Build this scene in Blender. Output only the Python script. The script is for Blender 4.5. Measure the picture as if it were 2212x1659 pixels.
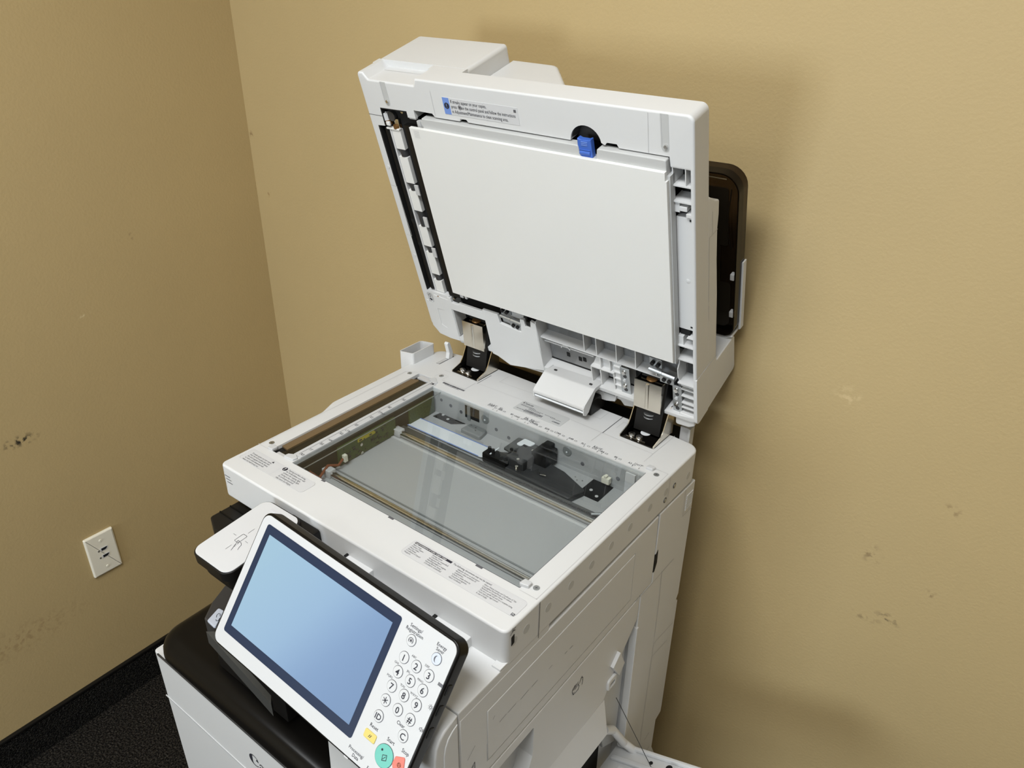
import bpy, bmesh, math, random
from mathutils import Vector, Matrix, Euler
random.seed(7)
for o in list(bpy.data.objects): bpy.data.objects.remove(o, do_unlink=True)
S = bpy.context.scene
COL = S.collection
H0 = 1.062            # height of the scanner's top surface above the floor

# ------------------------------------------------------------------ camera
cam = bpy.data.objects.new('camera', bpy.data.cameras.new('camera'))
COL.objects.link(cam)
yaw, pitch, roll = .6537, .4925, .0123
fw = Vector((-math.sin(yaw)*math.cos(pitch), math.cos(yaw)*math.cos(pitch), -math.sin(pitch)))
rt = Vector((math.cos(yaw), math.sin(yaw), 0)); up = rt.cross(fw)
r2 = rt*math.cos(roll)+up*math.sin(roll); u2 = up*math.cos(roll)-rt*math.sin(roll)
cam.matrix_world = Matrix(((r2.x, u2.x, -fw.x, .8837), (r2.y, u2.y, -fw.y, -.9143), (r2.z, u2.z, -fw.z, .6845+H0), (0, 0, 0, 1)))
cam.data.sensor_width = 36; cam.data.lens = 1677.35*36/2212
cam.data.clip_start = .02
S.camera = cam

# ------------------------------------------------------------------ world, lamps, exposure
S.view_settings.view_transform = 'Standard'; S.view_settings.look = 'None'
S.view_settings.gamma = 1; S.view_settings.use_curve_mapping = False
S.view_settings.exposure = 0.02
W = bpy.data.worlds.new('world'); S.world = W; W.use_nodes = True
W.node_tree.nodes['Background'].inputs[0].default_value = (.95, .98, 1, 1)
W.node_tree.nodes['Background'].inputs[1].default_value = .12
ROOM = dict(x0=-.82, x1=3.4, y0=-3.9, y1=.2417, z1=2.75)
LAMPS = [(.50, -1.20, 42), (.50, -3.0, 12), (2.6, -1.20, 5.5), (2.6, -3.0, 4)]   # x, y, watts of the ceiling troffers

WIN = (-.62, .42, .72, 1.72); WINW = 37      # window behind the camera: x0, x1, z0, z1 in the front wall, and its daylight

# ------------------------------------------------------------------ materials
MATS = {}
def mat(name, col, rough=.5, metal=0, bump=0, bscale=900, spec=.5, emit=None, estr=0, trans=0, coat=0, var=0, vscale=6, ior=1.45):
    m = bpy.data.materials.new(name); m.use_nodes = True
    nt = m.node_tree; b = nt.nodes['Principled BSDF']
    b.inputs['Base Color'].default_value = (*col, 1); b.inputs['Roughness'].default_value = rough
    b.inputs['Metallic'].default_value = metal; b.inputs['Specular IOR Level'].default_value = spec
    b.inputs['Transmission Weight'].default_value = trans; b.inputs['Coat Weight'].default_value = coat
    b.inputs['IOR'].default_value = ior
    if emit: b.inputs['Emission Color'].default_value = (*emit, 1); b.inputs['Emission Strength'].default_value = estr
    tc = nt.nodes.new('ShaderNodeTexCoord')
    if var:
        n = nt.nodes.new('ShaderNodeTexNoise'); n.inputs['Scale'].default_value = vscale; n.inputs['Detail'].default_value = 4
        nt.links.new(tc.outputs['Object'], n.inputs['Vector'])
        mx = nt.nodes.new('ShaderNodeMix'); mx.data_type = 'RGBA'
        mx.inputs[6].default_value = (*[c*(1-var) for c in col], 1); mx.inputs[7].default_value = (*[min(1, c*(1+var)) for c in col], 1)
        nt.links.new(n.outputs['Fac'], mx.inputs[0]); nt.links.new(mx.outputs[2], b.inputs['Base Color'])
    if bump:
        n = nt.nodes.new('ShaderNodeTexNoise'); n.inputs['Scale'].default_value = bscale; n.inputs['Detail'].default_value = 2
        nt.links.new(tc.outputs['Object'], n.inputs['Vector'])
        bp = nt.nodes.new('ShaderNodeBump'); bp.inputs['Strength'].default_value = bump; bp.inputs['Distance'].default_value = .001
        nt.links.new(n.outputs['Fac'], bp.inputs['Height']); nt.links.new(bp.outputs['Normal'], b.inputs['Normal'])
    MATS[name] = m
    return m
mat('white', (.625, .63, .63), .40, bump=.06, bscale=1400, var=.012, vscale=9)
mat('white_gloss', (.53, .54, .55), .25)
mat('sheet', (.725, .725, .705), .28, var=.01)
mat('grey_plastic', (.48, .485, .48), .45, var=.02)
mat('light_grey', (.5, .5, .5), .45)
mat('black', (.008, .0075, .007), .4, bump=.05, spec=.3)
mat('black_gloss', (.005, .0045, .004), .3, spec=.2)
mat('void', (.004, .004, .004), .8)
mat('charcoal', (.035, .035, .036), .4)
mat('bar_grey', (.06, .062, .06), .35)
mat('scan_bed', (.37, .375, .375), .45, metal=0, var=.03)
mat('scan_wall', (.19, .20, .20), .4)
mat('zinc', (.50, .52, .53), .42, metal=1, var=.05, vscale=60)
mat('nickel', (.72, .68, .60), .22, metal=1, var=.06, vscale=40)
mat('dark_steel', (.045, .042, .036), .14, metal=1)
mat('chrome', (.70, .69, .67), .2, metal=1)
mat('brass', (.20, .10, .03), .4, metal=.5)
mat('brown_film', (.15, .10, .05), .4)
mat('pcb', (.045, .075, .022), .45, var=.7, vscale=330)
mat('pcb_yellow', (.42, .36, .03), .5)
mat('cream', (.72, .70, .58), .5)
mat('rust', (.18, .05, .02), .5)
mat('blue', (.05, .13, .48), .35)
mat('blue_print', (.16, .27, .62), .5)
mat('light_strip', (.74, .77, .80), .3)
mat('bezel', (.012, .024, .058), .2)
mat('yellow', (.62, .50, .14), .4)
mat('teal', (.13, .44, .37), .4)
mat('red', (.66, .17, .13), .4)
mat('moon_grey', (.50, .54, .62), .4)
mat('ink', (.02, .02, .03), .6)
mat('ink_grey', (.10, .10, .11), .6)
mat('ink_soft', (.55, .55, .57), .6)
mat('ink_white', (.85, .85, .85), .6)
mat('label_silver', (.50, .51, .51), .4, var=.03)
mat('label_pale', (.575, .58, .59), .45)
mat('ivory', (.80, .76, .64), .35)
mat('smoke', (.06, .042, .028), .06, trans=.92, ior=1.2)
mat('smoke_dark', (.012, .009, .006), .12)
mat('lamp', (1, 1, 1), .5, emit=(1, .96, .88), estr=1)
mat('window_day', (.8, .85, .9), .3, emit=(.55, .75, 1), estr=4)
mat('ceiling_tile', (.75, .74, .70), .9, bump=.2, bscale=200)

def node_glass():
    m = bpy.data.materials.new('platen_glass'); m.use_nodes = True; nt = m.node_tree; nt.nodes.clear()
    o = nt.nodes.new('ShaderNodeOutputMaterial'); mx = nt.nodes.new('ShaderNodeMixShader'); f = nt.nodes.new('ShaderNodeFresnel')
    t = nt.nodes.new('ShaderNodeBsdfTransparent'); g = nt.nodes.new('ShaderNodeBsdfGlossy')
    f.inputs['IOR'].default_value = 1.62; t.inputs[0].default_value = (.93, .945, .945, 1); g.inputs['Roughness'].default_value = .01
    ge = nt.nodes.new('ShaderNodeNewGeometry'); inv = nt.nodes.new('ShaderNodeMath'); inv.operation = 'SUBTRACT'; inv.inputs[0].default_value = 1
    ml = nt.nodes.new('ShaderNodeMath'); ml.operation = 'MULTIPLY'     # the pane's inner faces do not mirror a second time
    nt.links.new(ge.outputs['Backfacing'], inv.inputs[1]); nt.links.new(inv.outputs[0], ml.inputs[0]); nt.links.new(f.outputs[0], ml.inputs[1])
    nt.links.new(ml.outputs[0], mx.inputs[0]); nt.links.new(t.outputs[0], mx.inputs[1]); nt.links.new(g.outputs[0], mx.inputs[2]); nt.links.new(mx.outputs[0], o.inputs[0])
    MATS['platen_glass'] = m
node_glass()

def node_screen():
    m = bpy.data.materials.new('screen'); m.use_nodes = True; nt = m.node_tree; b = nt.nodes['Principled BSDF']
    b.inputs['Base Color'].default_value = (.02, .03, .05, 1); b.inputs['Roughness'].default_value = .12
    tc = nt.nodes.new('ShaderNodeTexCoord'); mp = nt.nodes.new('ShaderNodeMapping')
    nt.links.new(tc.outputs['Object'], mp.inputs[0])
    sep = nt.nodes.new('ShaderNodeSeparateXYZ'); nt.links.new(mp.outputs[0], sep.inputs[0])
    # screen colour: pale cyan upper left turning to a soft blue lower right
    a = nt.nodes.new('ShaderNodeMath'); a.operation = 'MULTIPLY_ADD'; a.inputs[1].default_value = 3.4; a.inputs[2].default_value = .42
    nt.links.new(sep.outputs[0], a.inputs[0])
    c = nt.nodes.new('ShaderNodeMath'); c.operation = 'MULTIPLY_ADD'; c.inputs[1].default_value = -2.0
    nt.links.new(sep.outputs[1], c.inputs[0]); nt.links.new(a.outputs[0], c.inputs[2])
    r = nt.nodes.new('ShaderNodeValToRGB'); r.color_ramp.interpolation = 'B_SPLINE'; nt.links.new(c.outputs[0], r.inputs[0])
    e = r.color_ramp.elements
    e[0].position = .05; e[0].color = (.46, .71, .88, 1); e[1].position = .9; e[1].color = (.22, .36, .60, 1)
    k = e.new(.40); k.color = (.42, .64, .88, 1); k = e.new(.62); k.color = (.27, .43, .70, 1)
    nt.links.new(r.outputs[0], b.inputs['Emission Color']); b.inputs['Emission Strength'].default_value = .72
    MATS['screen'] = m
node_screen()

def node_wall(name, col, scuffs):
    m = bpy.data.materials.new(name); m.use_nodes = True; nt = m.node_tree; b = nt.nodes['Principled BSDF']; L = nt.links.new
    b.inputs['Roughness'].default_value = .55; b.inputs['Specular IOR Level'].default_value = .35
    tc = nt.nodes.new('ShaderNodeTexCoord')
    n1 = nt.nodes.new('ShaderNodeTexNoise'); n1.inputs['Scale'].default_value = 3; n1.inputs['Detail'].default_value = 5; L(tc.outputs['Object'], n1.inputs['Vector'])
    mx = nt.nodes.new('ShaderNodeMix'); mx.data_type = 'RGBA'
    mx.inputs[6].default_value = (*[c*.94 for c in col], 1); mx.inputs[7].default_value = (*[c*1.06 for c in col], 1)
    L(n1.outputs['Fac'], mx.inputs[0]); last = mx.outputs[2]
    n2 = nt.nodes.new('ShaderNodeTexNoise'); n2.inputs['Scale'].default_value = 90; n2.inputs['Detail'].default_value = 3; L(tc.outputs['Object'], n2.inputs['Vector'])
    for (p, s, col2, amt) in scuffs:                     # scuff marks on the paint
        mp = nt.nodes.new('ShaderNodeMapping'); mp.vector_type = 'TEXTURE'
        mp.inputs['Location'].default_value = p; mp.inputs['Scale'].default_value = s
        L(tc.outputs['Object'], mp.inputs[0])
        ln = nt.nodes.new('ShaderNodeVectorMath'); ln.operation = 'LENGTH'; L(mp.outputs[0], ln.inputs[0])
        mr = nt.nodes.new('ShaderNodeMapRange'); mr.inputs[1].default_value = 1; mr.inputs[2].default_value = .2; mr.inputs[3].default_value = 0; mr.inputs[4].default_value = 1
        L(ln.outputs['Value'], mr.inputs[0])
        th = nt.nodes.new('ShaderNodeMapRange'); th.inputs[1].default_value = .50; th.inputs[2].default_value = .62; L(n2.outputs['Fac'], th.inputs[0])
        ml = nt.nodes.new('ShaderNodeMath'); ml.operation = 'MULTIPLY'; L(mr.outputs[0], ml.inputs[0]); L(th.outputs[0], ml.inputs[1])
        m3 = nt.nodes.new('ShaderNodeMath'); m3.operation = 'MULTIPLY'; L(ml.outputs[0], m3.inputs[0]); m3.inputs[1].default_value = amt
        k = nt.nodes.new('ShaderNodeMix'); k.data_type = 'RGBA'; L(m3.outputs[0], k.inputs[0]); L(last, k.inputs[6]); k.inputs[7].default_value = (*col2, 1); last = k.outputs[2]
    L(last, b.inputs['Base Color'])
    nb = nt.nodes.new('ShaderNodeTexNoise'); nb.inputs['Scale'].default_value = 190; nb.inputs['Detail'].default_value = 3; L(tc.outputs['Object'], nb.inputs['Vector'])
    bp = nt.nodes.new('ShaderNodeBump'); bp.inputs['Strength'].default_value = .22; bp.inputs['Distance'].default_value = .002
    L(nb.outputs['Fac'], bp.inputs['Height']); L(bp.outputs['Normal'], b.inputs['Normal'])
    MATS[name] = m
TAN = (.465, .350, .172)
node_wall('paint_left', TAN, [((-.82, -.438, .832), (.05, .046, .016), (.02, .018, .015), 1.0), ((-.82, -.2425, 1.0615), (.05, .02, .006), (.75, .65, .4), .6), ((-.82, -.1, 1.205), (.05, .006, .012), (.12, .06, .02), .8), ((-.82, -.58, .348), (.05, .2, .05), (.30, .2, .09), .5)])
node_wall('paint_back', TAN, [((.7506, .2417, .9), (.02, .05, .022), (.18, .12, .06), .75), ((.800, .2417, .786), (.026, .05, .014), (.14, .10, .055), .85), ((.765, .2417, .77), (.035, .05, .010), (.2, .14, .07), .6), ((.837, .2417, 1.03), (.016, .05, .014), (.2, .13, .06), .7), ((.658, .2417, 1.165), (.03, .05, .02), (.62, .48, .26), .6), ((.4595, .2417, 1.478), (.01, .05, .006), (.16, .1, .04), .7), ((-.81, .2417, 1.38), (.008, .05, .012), (.15, .07, .02), .8), ((-.774, .2417, 1.24), (.006, .05, .008), (.2, .1, .03), .7), ((.847, .2417, .868), (.012, .05, .012), (.2, .13, .06), .6)])
node_wall('paint_room', (.42, .40, .37), [])

def node_carpet(name, base, fleck, sc):
    m = bpy.data.materials.new(name); m.use_nodes = True; nt = m.node_tree; b = nt.nodes['Principled BSDF']; L = nt.links.new
    b.inputs['Roughness'].default_value = .95; b.inputs['Specular IOR Level'].default_value = .1
    tc = nt.nodes.new('ShaderNodeTexCoord'); v = nt.nodes.new('ShaderNodeTexVoronoi'); v.inputs['Scale'].default_value = sc; L(tc.outputs['Object'], v.inputs['Vector'])
    n = nt.nodes.new('ShaderNodeTexNoise'); n.inputs['Scale'].default_value = sc*1.1; n.inputs['Detail'].default_value = 3; L(tc.outputs['Object'], n.inputs['Vector'])
    r = nt.nodes.new('ShaderNodeValToRGB'); L(n.outputs['Fac'], r.inputs[0]); e = r.color_ramp.elements
    e[0].position = .42; e[0].color = (*base, 1); e[1].position = .72; e[1].color = (*fleck, 1)
    L(r.outputs[0], b.inputs['Base Color'])
    bp = nt.nodes.new('ShaderNodeBump'); bp.inputs['Strength'].default_value = .9; bp.inputs['Distance'].default_value = .004
    L(v.outputs['Distance'], bp.inputs['Height']); L(bp.outputs['Normal'], b.inputs['Normal'])
    MATS[name] = m
node_carpet('carpet', (.004, .0035, .003), (.050, .044, .036), 210)
node_carpet('carpet_base', (.002, .002, .002), (.036, .034, .030), 260)

# ------------------------------------------------------------------ mesh helpers
def link(name, me, m, parent=None, wn=False, kind=None):
    o = bpy.data.objects.new(name, me); COL.objects.link(o)
    if m and not me.materials: me.materials.append(MATS[m])
    if parent: o.parent = parent
    if kind: o['kind'] = kind
    if wn:
        md = o.modifiers.new('wn', 'WEIGHTED_NORMAL'); md.keep_sharp = True; md.weight = 80
    return o
def finish(bm, smooth=40):
    bmesh.ops.recalc_face_normals(bm, faces=bm.faces)
    me = bpy.data.meshes.new('m'); bm.to_mesh(me); bm.free()
    for p in me.polygons: p.use_smooth = True
    me.set_sharp_from_angle(angle=math.radians(smooth))
    return me
def rnd(pts, r, seg=5):
    """round the corners of a 2-D polygon; r is one radius or one per corner"""
    n = len(pts); out = []
    for i in range(n):
        ri = r[i] if isinstance(r, (list, tuple)) else r
        p = Vector(pts[i]); a = Vector(pts[i-1])-p; b = Vector(pts[(i+1) % n])-p
        if ri <= 0 or a.length < 1e-7 or b.length < 1e-7: out.append(tuple(p)); continue
        ang = a.angle(b)
        if ang > math.pi-.05: out.append(tuple(p)); continue
        d = min(ri/math.tan(ang/2), a.length*.49, b.length*.49); rr = d*math.tan(ang/2)
        a.normalize(); b.normalize(); c = p+(a+b).normalized()*(rr/math.sin(ang/2))
        s = p+a*d-c; e = p+b*d-c; t = s.angle_signed(e) if False else math.atan2(s.x*e.y-s.y*e.x, s.dot(e))
        for k in range(seg+1):
            q = t*k/seg; out.append((c.x+s.x*math.cos(q)-s.y*math.sin(q), c.y+s.x*math.sin(q)+s.y*math.cos(q)))
    return out
def area(p): return sum(p[i-1][0]*p[i][1]-p[i][0]*p[i-1][1] for i in range(len(p)))/2
def inset(p, d):
    n = len(p); out = []
    for i in range(n):
        a = Vector(p[i])-Vector(p[i-1]); b = Vector(p[(i+1) % n])-Vector(p[i])
        if a.length < 1e-9: a = b.copy()
        if b.length < 1e-9: b = a.copy()
        a.normalize(); b.normalize(); na = Vector((-a.y, a.x)); nb = Vector((-b.y, b.x)); m = na+nb
        if m.length < 1e-6: m = na
        m.normalize(); k = d/max(.4, m.dot(na)); out.append((p[i][0]+m.x*k, p[i][1]+m.y*k))
    return out
IDM = lambda x, y, z: (x, y, z)
def prism(bm, outline, z0, z1, r=0, holes=(), f=IDM, seg=3, rb=0):
    """extrude a polygon from z0 up to z1; r rounds the z1 rim, rb the z0 rim; holes go right through"""
    if area(outline) < 0: outline = outline[::-1]
    holes = [h if area(h) < 0 else h[::-1] for h in holes]
    sg = 1 if z1 > z0 else -1
    prof = []
    if rb: prof += [(rb*(1-math.cos(t)), z0+sg*rb*(1-math.sin(t))) for t in [math.pi/2*k/seg for k in range(seg)]][::1] if False else [(rb*(1-math.sin(math.pi/2*k/seg)), z0+sg*rb*(1-math.cos(math.pi/2*k/seg))) for k in range(seg)]
    prof.append((0, z0+sg*rb))
    if r:
        prof += [(r*(1-math.cos(math.pi/2*k/seg)), z1-sg*r*(1-math.sin(math.pi/2*k/seg))) for k in range(seg+1)]
    else: prof.append((0, z1))
    rings = []
    for d, z in prof:
        pl = inset(outline, d) if d > 1e-9 else outline
        rings.append([bm.verts.new(f(x, y, z)) for x, y in pl])
    n = len(outline)
    for A, B in zip(rings, rings[1:]):
        for i in range(n):
            try: bm.faces.new((A[i-1], A[i], B[i], B[i-1]))
            except ValueError: pass
    caps = [[rings[0]], [rings[-1]]]
    for h in holes:
        a = [bm.verts.new(f(x, y, z0)) for x, y in h]; b = [bm.verts.new(f(x, y, z1)) for x, y in h]
        for i in range(len(h)): bm.faces.new((a[i-1], a[i], b[i], b[i-1]))
        caps[0].append(a); caps[1].append(b)
    for cap in caps:
        if len(cap) == 1:
            try: fc = bm.faces.new(cap[0])
            except ValueError: continue
            fc.normal_update()
            if len(cap[0]) > 4 : bmesh.ops.triangulate(bm, faces=[fc])
        else:
            ed = []
            for lp in cap:
                for i in range(len(lp)):
                    e = bm.edges.get((lp[i-1], lp[i])) or bm.edges.new((lp[i-1], lp[i])); ed.append(e)
            bmesh.ops.triangle_fill(bm, use_beauty=True, use_dissolve=False, edges=ed)
def rect(x0, x1, y0, y1, r=0, seg=4):
    p = [(x0, y0), (x1, y0), (x1, y1), (x0, y1)]
    return rnd(p, r, seg) if r else p
def box(bm, x0, x1, y0, y1, z0, z1, b=0, seg=2, mtx=None):
    v = bmesh.ops.create_cube(bm, size=1)['verts']
    for q in v: q.co = Vector(((x0+x1)/2+q.co.x*(x1-x0), (y0+y1)/2+q.co.y*(y1-y0), (z0+z1)/2+q.co.z*(z1-z0)))
    es = list({e for q in v for e in q.link_edges})
    if b:
        res = bmesh.ops.bevel(bm, geom=es, offset=b, segments=seg, affect='EDGES', profile=.5)
        v = list({q for fc in res['faces'] for q in fc.verts} | {q for q in v if q.is_valid})
    if mtx: bmesh.ops.transform(bm, matrix=mtx, verts=v)
    return v
def cyl(bm, p0, p1, r0, r1=None, seg=20):
    p0, p1 = Vector(p0), Vector(p1); d = p1-p0; r1 = r0 if r1 is None else r1
    q = d.to_track_quat('Z', 'Y').to_matrix().to_4x4(); q.translation = (p0+p1)/2
    return bmesh.ops.create_cone(bm, cap_ends=True, cap_tris=False, segments=seg, radius1=r0, radius2=r1, depth=d.length, matrix=q)['verts']
def tube(bm, pts, r, seg=8):
    for a, b in zip(pts, pts[1:]): cyl(bm, a, b, r, seg=seg)
def quad(bm, *pts):
    bm.faces.new([bm.verts.new(p) for p in pts])
def P(name, m, parent, build, wn=False, smooth=40, **k):
    bm = bmesh.new(); build(bm); return link(name, finish(bm, smooth), m, parent, wn, **k)
def pr(name, m, parent, outline, z0, z1, r=0, holes=(), f=IDM, seg=3, rb=0, wn=True):
    return P(name, m, parent, lambda bm: prism(bm, outline, z0, z1, r, holes, f, seg, rb), wn=wn)
def bx(name, m, parent, x0, x1, y0, y1, z0, z1, b=0, seg=2, wn=True):
    return P(name, m, parent, lambda bm: box(bm, x0, x1, y0, y1, z0, z1, b, seg), wn=wn and b > 0)
FX = lambda a, b, c: (c, a, b)      # (y,z) profile extruded along x
FY = lambda a, b, c: (a, c, b)      # (x,z) profile extruded along y
TEXTS = []
def text(body, parent, loc, size, m='ink', rot=(0, 0, 0), align='LEFT', name='lettering', label=None, shear=0, sx=1, bold=0, line=1.0):
    c = bpy.data.curves.new('t', 'FONT'); c.body = body; c.size = size; c.align_x = align; c.extrude = 0; c.resolution_u = 2
    c.shear = shear; c.space_line = line; c.offset = bold; c.fill_mode = 'FRONT'
    o = bpy.data.objects.new('t', c); COL.objects.link(o)
    TEXTS.append((o, name, parent, loc, rot, sx, m, label))
def flush_texts():
    bpy.context.view_layer.update()
    dg = bpy.context.evaluated_depsgraph_get()
    for (o, name, parent, loc, rot, sx, m, label) in TEXTS:
        me = bpy.data.meshes.new_from_object(o.evaluated_get(dg))
        me.materials.clear()
        n = link(name, me, m, parent); n.location = loc; n.rotation_euler = rot; n.scale = (sx, 1, 1)
        if label: n['label'] = label
    for t in TEXTS:
        c = t[0].data; bpy.data.objects.remove(t[0], do_unlink=True); bpy.data.curves.remove(c)
    TEXTS.clear()
RFRONT = (math.pi/2, 0, 0)
RSIDE = (math.pi/2, 0, math.pi/2)
def strokes(bm, lines, w, z=0, f=None):
    """flat ink lines: each a polyline in x,y drawn w wide at height z"""
    for ln in lines:
        for a, b in zip(ln, ln[1:]):
            a, b = Vector(a), Vector(b); d = b-a
            if d.length < 1e-9: continue
            d.normalize(); n = Vector((-d.y, d.x))*w/2; e = d*w*.3
            q = [a-n-e, b-n+e, b+n+e, a+n-e]
            quad(bm, *[(f(p.x, p.y, z) if f else (p.x, p.y, z)) for p in q])
def arc(cx, cy, r, a0, a1, n=16): return [(cx+r*math.cos(math.radians(a0+(a1-a0)*k/n)), cy+r*math.sin(math.radians(a0+(a1-a0)*k/n))) for k in range(n+1)]
def thick(cl, ws):
    """polygon around a centre line with a width at each point"""
    L, R = [], []
    for i, p in enumerate(cl):
        a = Vector(cl[max(0, i-1)]); b = Vector(cl[min(len(cl)-1, i+1)]); d = (b-a).normalized(); n = Vector((-d.y, d.x))*ws[i]/2
        L.append(tuple(Vector(p)+n)); R.append(tuple(Vector(p)-n))
    return L+R[::-1]
def wordmark(bm, h):
    """the maker's word in its flared serif capitals, cap height h, starting at x=0"""
    def poly(pts):
        fc = bm.faces.new([bm.verts.new((x*h, y*h, 0)) for x, y in pts]); bmesh.ops.triangulate(bm, faces=[fc])
    def band(cx, cy, rx, ry, a0, a1, wf, n=24):
        O, I = [], []
        for k in range(n+1):
            t = math.radians(a0+(a1-a0)*k/n); w = wf(k/n)
            O.append((cx+rx*math.cos(t), cy+ry*math.sin(t))); I.append((cx+w[2]+(rx-w[0])*math.cos(t), cy+(ry-w[1])*math.sin(t)))
        for k in range(n):
            q = [O[k], O[k+1], I[k+1], I[k]]
            bm.faces.new([bm.verts.new((x*h, y*h, 0)) for x, y in q])
    band(.52, .5, .52, .5, 48, 318, lambda t: (.05+.27*math.sin(math.pi*min(1, t*1.05))**2, .05+.02*math.sin(math.pi*t), 0))
    poly([(.86, .88), (.72, .62), (1.0, .60)])
    def small_a(x):
        band(x+.28, .33, .26, .33, 150, 0, lambda t: (.06+.10*t, .07, 0))
        poly([(x+.36, .36), (x+.54, .36), (x+.56, .08), (x+.66, 0), (x+.44, 0), (x+.37, .08)])
        band(x+.22, .17, .21, .17, 60, 330, lambda t: (.13, .06, 0))
    def small_n(x):
        poly([(x, .60), (x+.20, .66), (x+.20, 0), (x+.03, 0), (x+.03, .54)])
        band(x+.37, .38, .21, .28, 170, 0, lambda t: (.08+.08*t, .09, 0))
        poly([(x+.41, .40), (x+.58, .40), (x+.60, .06), (x+.68, 0), (x+.43, 0)])
    def small_o(x): band(x+.30, .33, .30, .34, 0, 360, lambda t: (.15, .05, 0))
    small_a(.98); small_n(1.70); small_o(2.42); small_n(3.08)

def thing(name, label, cat, loc):
    o = bpy.data.objects.new(name, None); COL.objects.link(o); o.location = loc; o.empty_display_size = .05
    o['label'] = label; o['category'] = cat
    return o

# ------------------------------------------------------------------ the room
R = ROOM
def struct(name, m, build): return P(name, m, None, build, kind='structure')
struct('floor', 'carpet', lambda bm: box(bm, R['x0']-.1, R['x1']+.1, R['y0']-.1, R['y1']+.1, -.05, 0))
struct('wall_left', 'paint_left', lambda bm: box(bm, R['x0']-.1, R['x0'], R['y0'], R['y1'], 0, R['z1']))
struct('wall_back', 'paint_back', lambda bm: box(bm, R['x0']-.1, R['x1']+.1, R['y1'], R['y1']+.1, 0, R['z1']))
struct('wall_right', 'paint_room', lambda bm: box(bm, R['x1'], R['x1']+.1, R['y0'], R['y1'], 0, R['z1']))
struct('wall_front', 'paint_room', lambda bm: prism(bm, rect(R['x0']-.1, R['x1']+.1, 0, R['z1']), R['y0']-.1, R['y0'], holes=[rect(*WIN)], f=FY))
w1 = struct('window_1', 'white', lambda bm: prism(bm, rect(*WIN), R['y0']-.08, R['y0']-.02, holes=[rect(WIN[0]+.05, (WIN[0]+WIN[1])/2-.02, WIN[2]+.05, WIN[3]-.05), rect((WIN[0]+WIN[1])/2+.02, WIN[1]-.05, WIN[2]+.05, WIN[3]-.05)], f=FY))
P('pane', 'window_day', w1, lambda bm: box(bm, WIN[0]+.04, WIN[1]-.04, R['y0']-.06, R['y0']-.055, WIN[2]+.04, WIN[3]-.04))
la = bpy.data.lights.new('daylight', 'AREA'); la.shape = 'RECTANGLE'; la.size = WIN[1]-WIN[0]-.1; la.size_y = WIN[3]-WIN[2]-.1; la.energy = WINW; la.color = (.88, .95, 1)
lo = bpy.data.objects.new('daylight', la); COL.objects.link(lo); lo.parent = w1; lo.location = ((WIN[0]+WIN[1])/2, R['y0']-.01, (WIN[2]+WIN[3])/2); lo.rotation_euler = (math.pi/2, 0, 0)
struct('ceiling', 'ceiling_tile', lambda bm: box(bm, R['x0']-.1, R['x1']+.1, R['y0']-.1, R['y1']+.1, R['z1'], R['z1']+.05))
def skirt(bm, x0, x1, y0, y1):
    box(bm, x0, x1, y0, y1, 0, .104)
bl = struct('baseboard_left', 'carpet_base', lambda bm: skirt(bm, R['x0'], R['x0']+.008, R['y0'], R['y1']))
P('binding', 'black', bl, lambda bm: box(bm, R['x0'], R['x0']+.011, R['y0'], R['y1'], .101, .109, .002))
bb = struct('baseboard_back', 'carpet_base', lambda bm: skirt(bm, R['x0']+.011, R['x1'], R['y1']-.008, R['y1']))
P('binding', 'black', bb, lambda bm: box(bm, R['x0']+.011, R['x1'], R['y1']-.011, R['y1'], .101, .109, .002))
for i, (lx, ly, w) in enumerate(LAMPS):
    where = ['near the left wall, closest to the copier', 'near the left wall, far from the copier', 'near the right wall, level with the copier', 'near the right wall, far from the copier'][i]
    t = thing('ceiling_light', 'recessed ceiling light panel '+where, 'light', (lx, ly, R['z1']))
    t['group'] = 'ceiling lights'
    pr('frame', 'white', t, rect(-.62, .62, -.32, .32), -.018, 0, holes=[rect(-.59, .59, -.29, .29)])
    bx('diffuser', 'lamp', t, -.59, .59, -.29, .29, -.008, -.002)
    la = bpy.data.lights.new('troffer', 'AREA'); la.shape = 'RECTANGLE'; la.size = 1.16; la.size_y = .56; la.energy = w; la.color = (.96, .985, 1)
    lo = bpy.data.objects.new('troffer', la); COL.objects.link(lo); lo.parent = t; lo.location = (0, 0, -.02)

# wall plate with two ports on the left wall
wp = thing('wall_plate', 'ivory wall plate with two video ports on the left wall', 'wall plate', (R['x0'], -.345, .463-.0586))
FW = lambda a, b, c: (c, a, b)
pr('plate', 'ivory', wp, rect(-.0355, .0355, 0, .1172, .003), 0, .007, r=.004, f=FW)
for zc in (.071, .0505):
    pr('port', 'label_pale', wp, rnd([(-.006, zc-.004), (.0085, zc-.004), (.0125, zc+.0005), (.0125, zc+.0055), (-.006, zc+.0055)], .001), .006, .0078, f=FW)
    pr('port_opening', 'void', wp, [(-.0035, zc-.0025), (.006, zc-.0025), (.0105, zc+.001), (.0105, zc+.004), (-.0035, zc+.004)], .0062, .0080, f=FW)
    P('port_screw', 'zinc', wp, lambda bm: cyl(bm, (.0065, -.0105, zc), (.0082, -.0105, zc), .0022, seg=12))
for zc in (.098, .0192):
    P('screw', 'ivory', wp, lambda bm: cyl(bm, (.0065, 0, zc), (.0085, 0, zc), .0034, .0028, seg=14))

# ------------------------------------------------------------------ the copier
CB = (.16, -.2, 0)
copier = thing('copier', 'white office copier with its document feeder lid raised over the scanner glass', 'copier', CB)
MO = Vector((-CB[0], -CB[1], H0))       # machine frame: x right, y back, z up from the scanner's top surface
def at_machine(o): o.location = MO; return o

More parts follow.
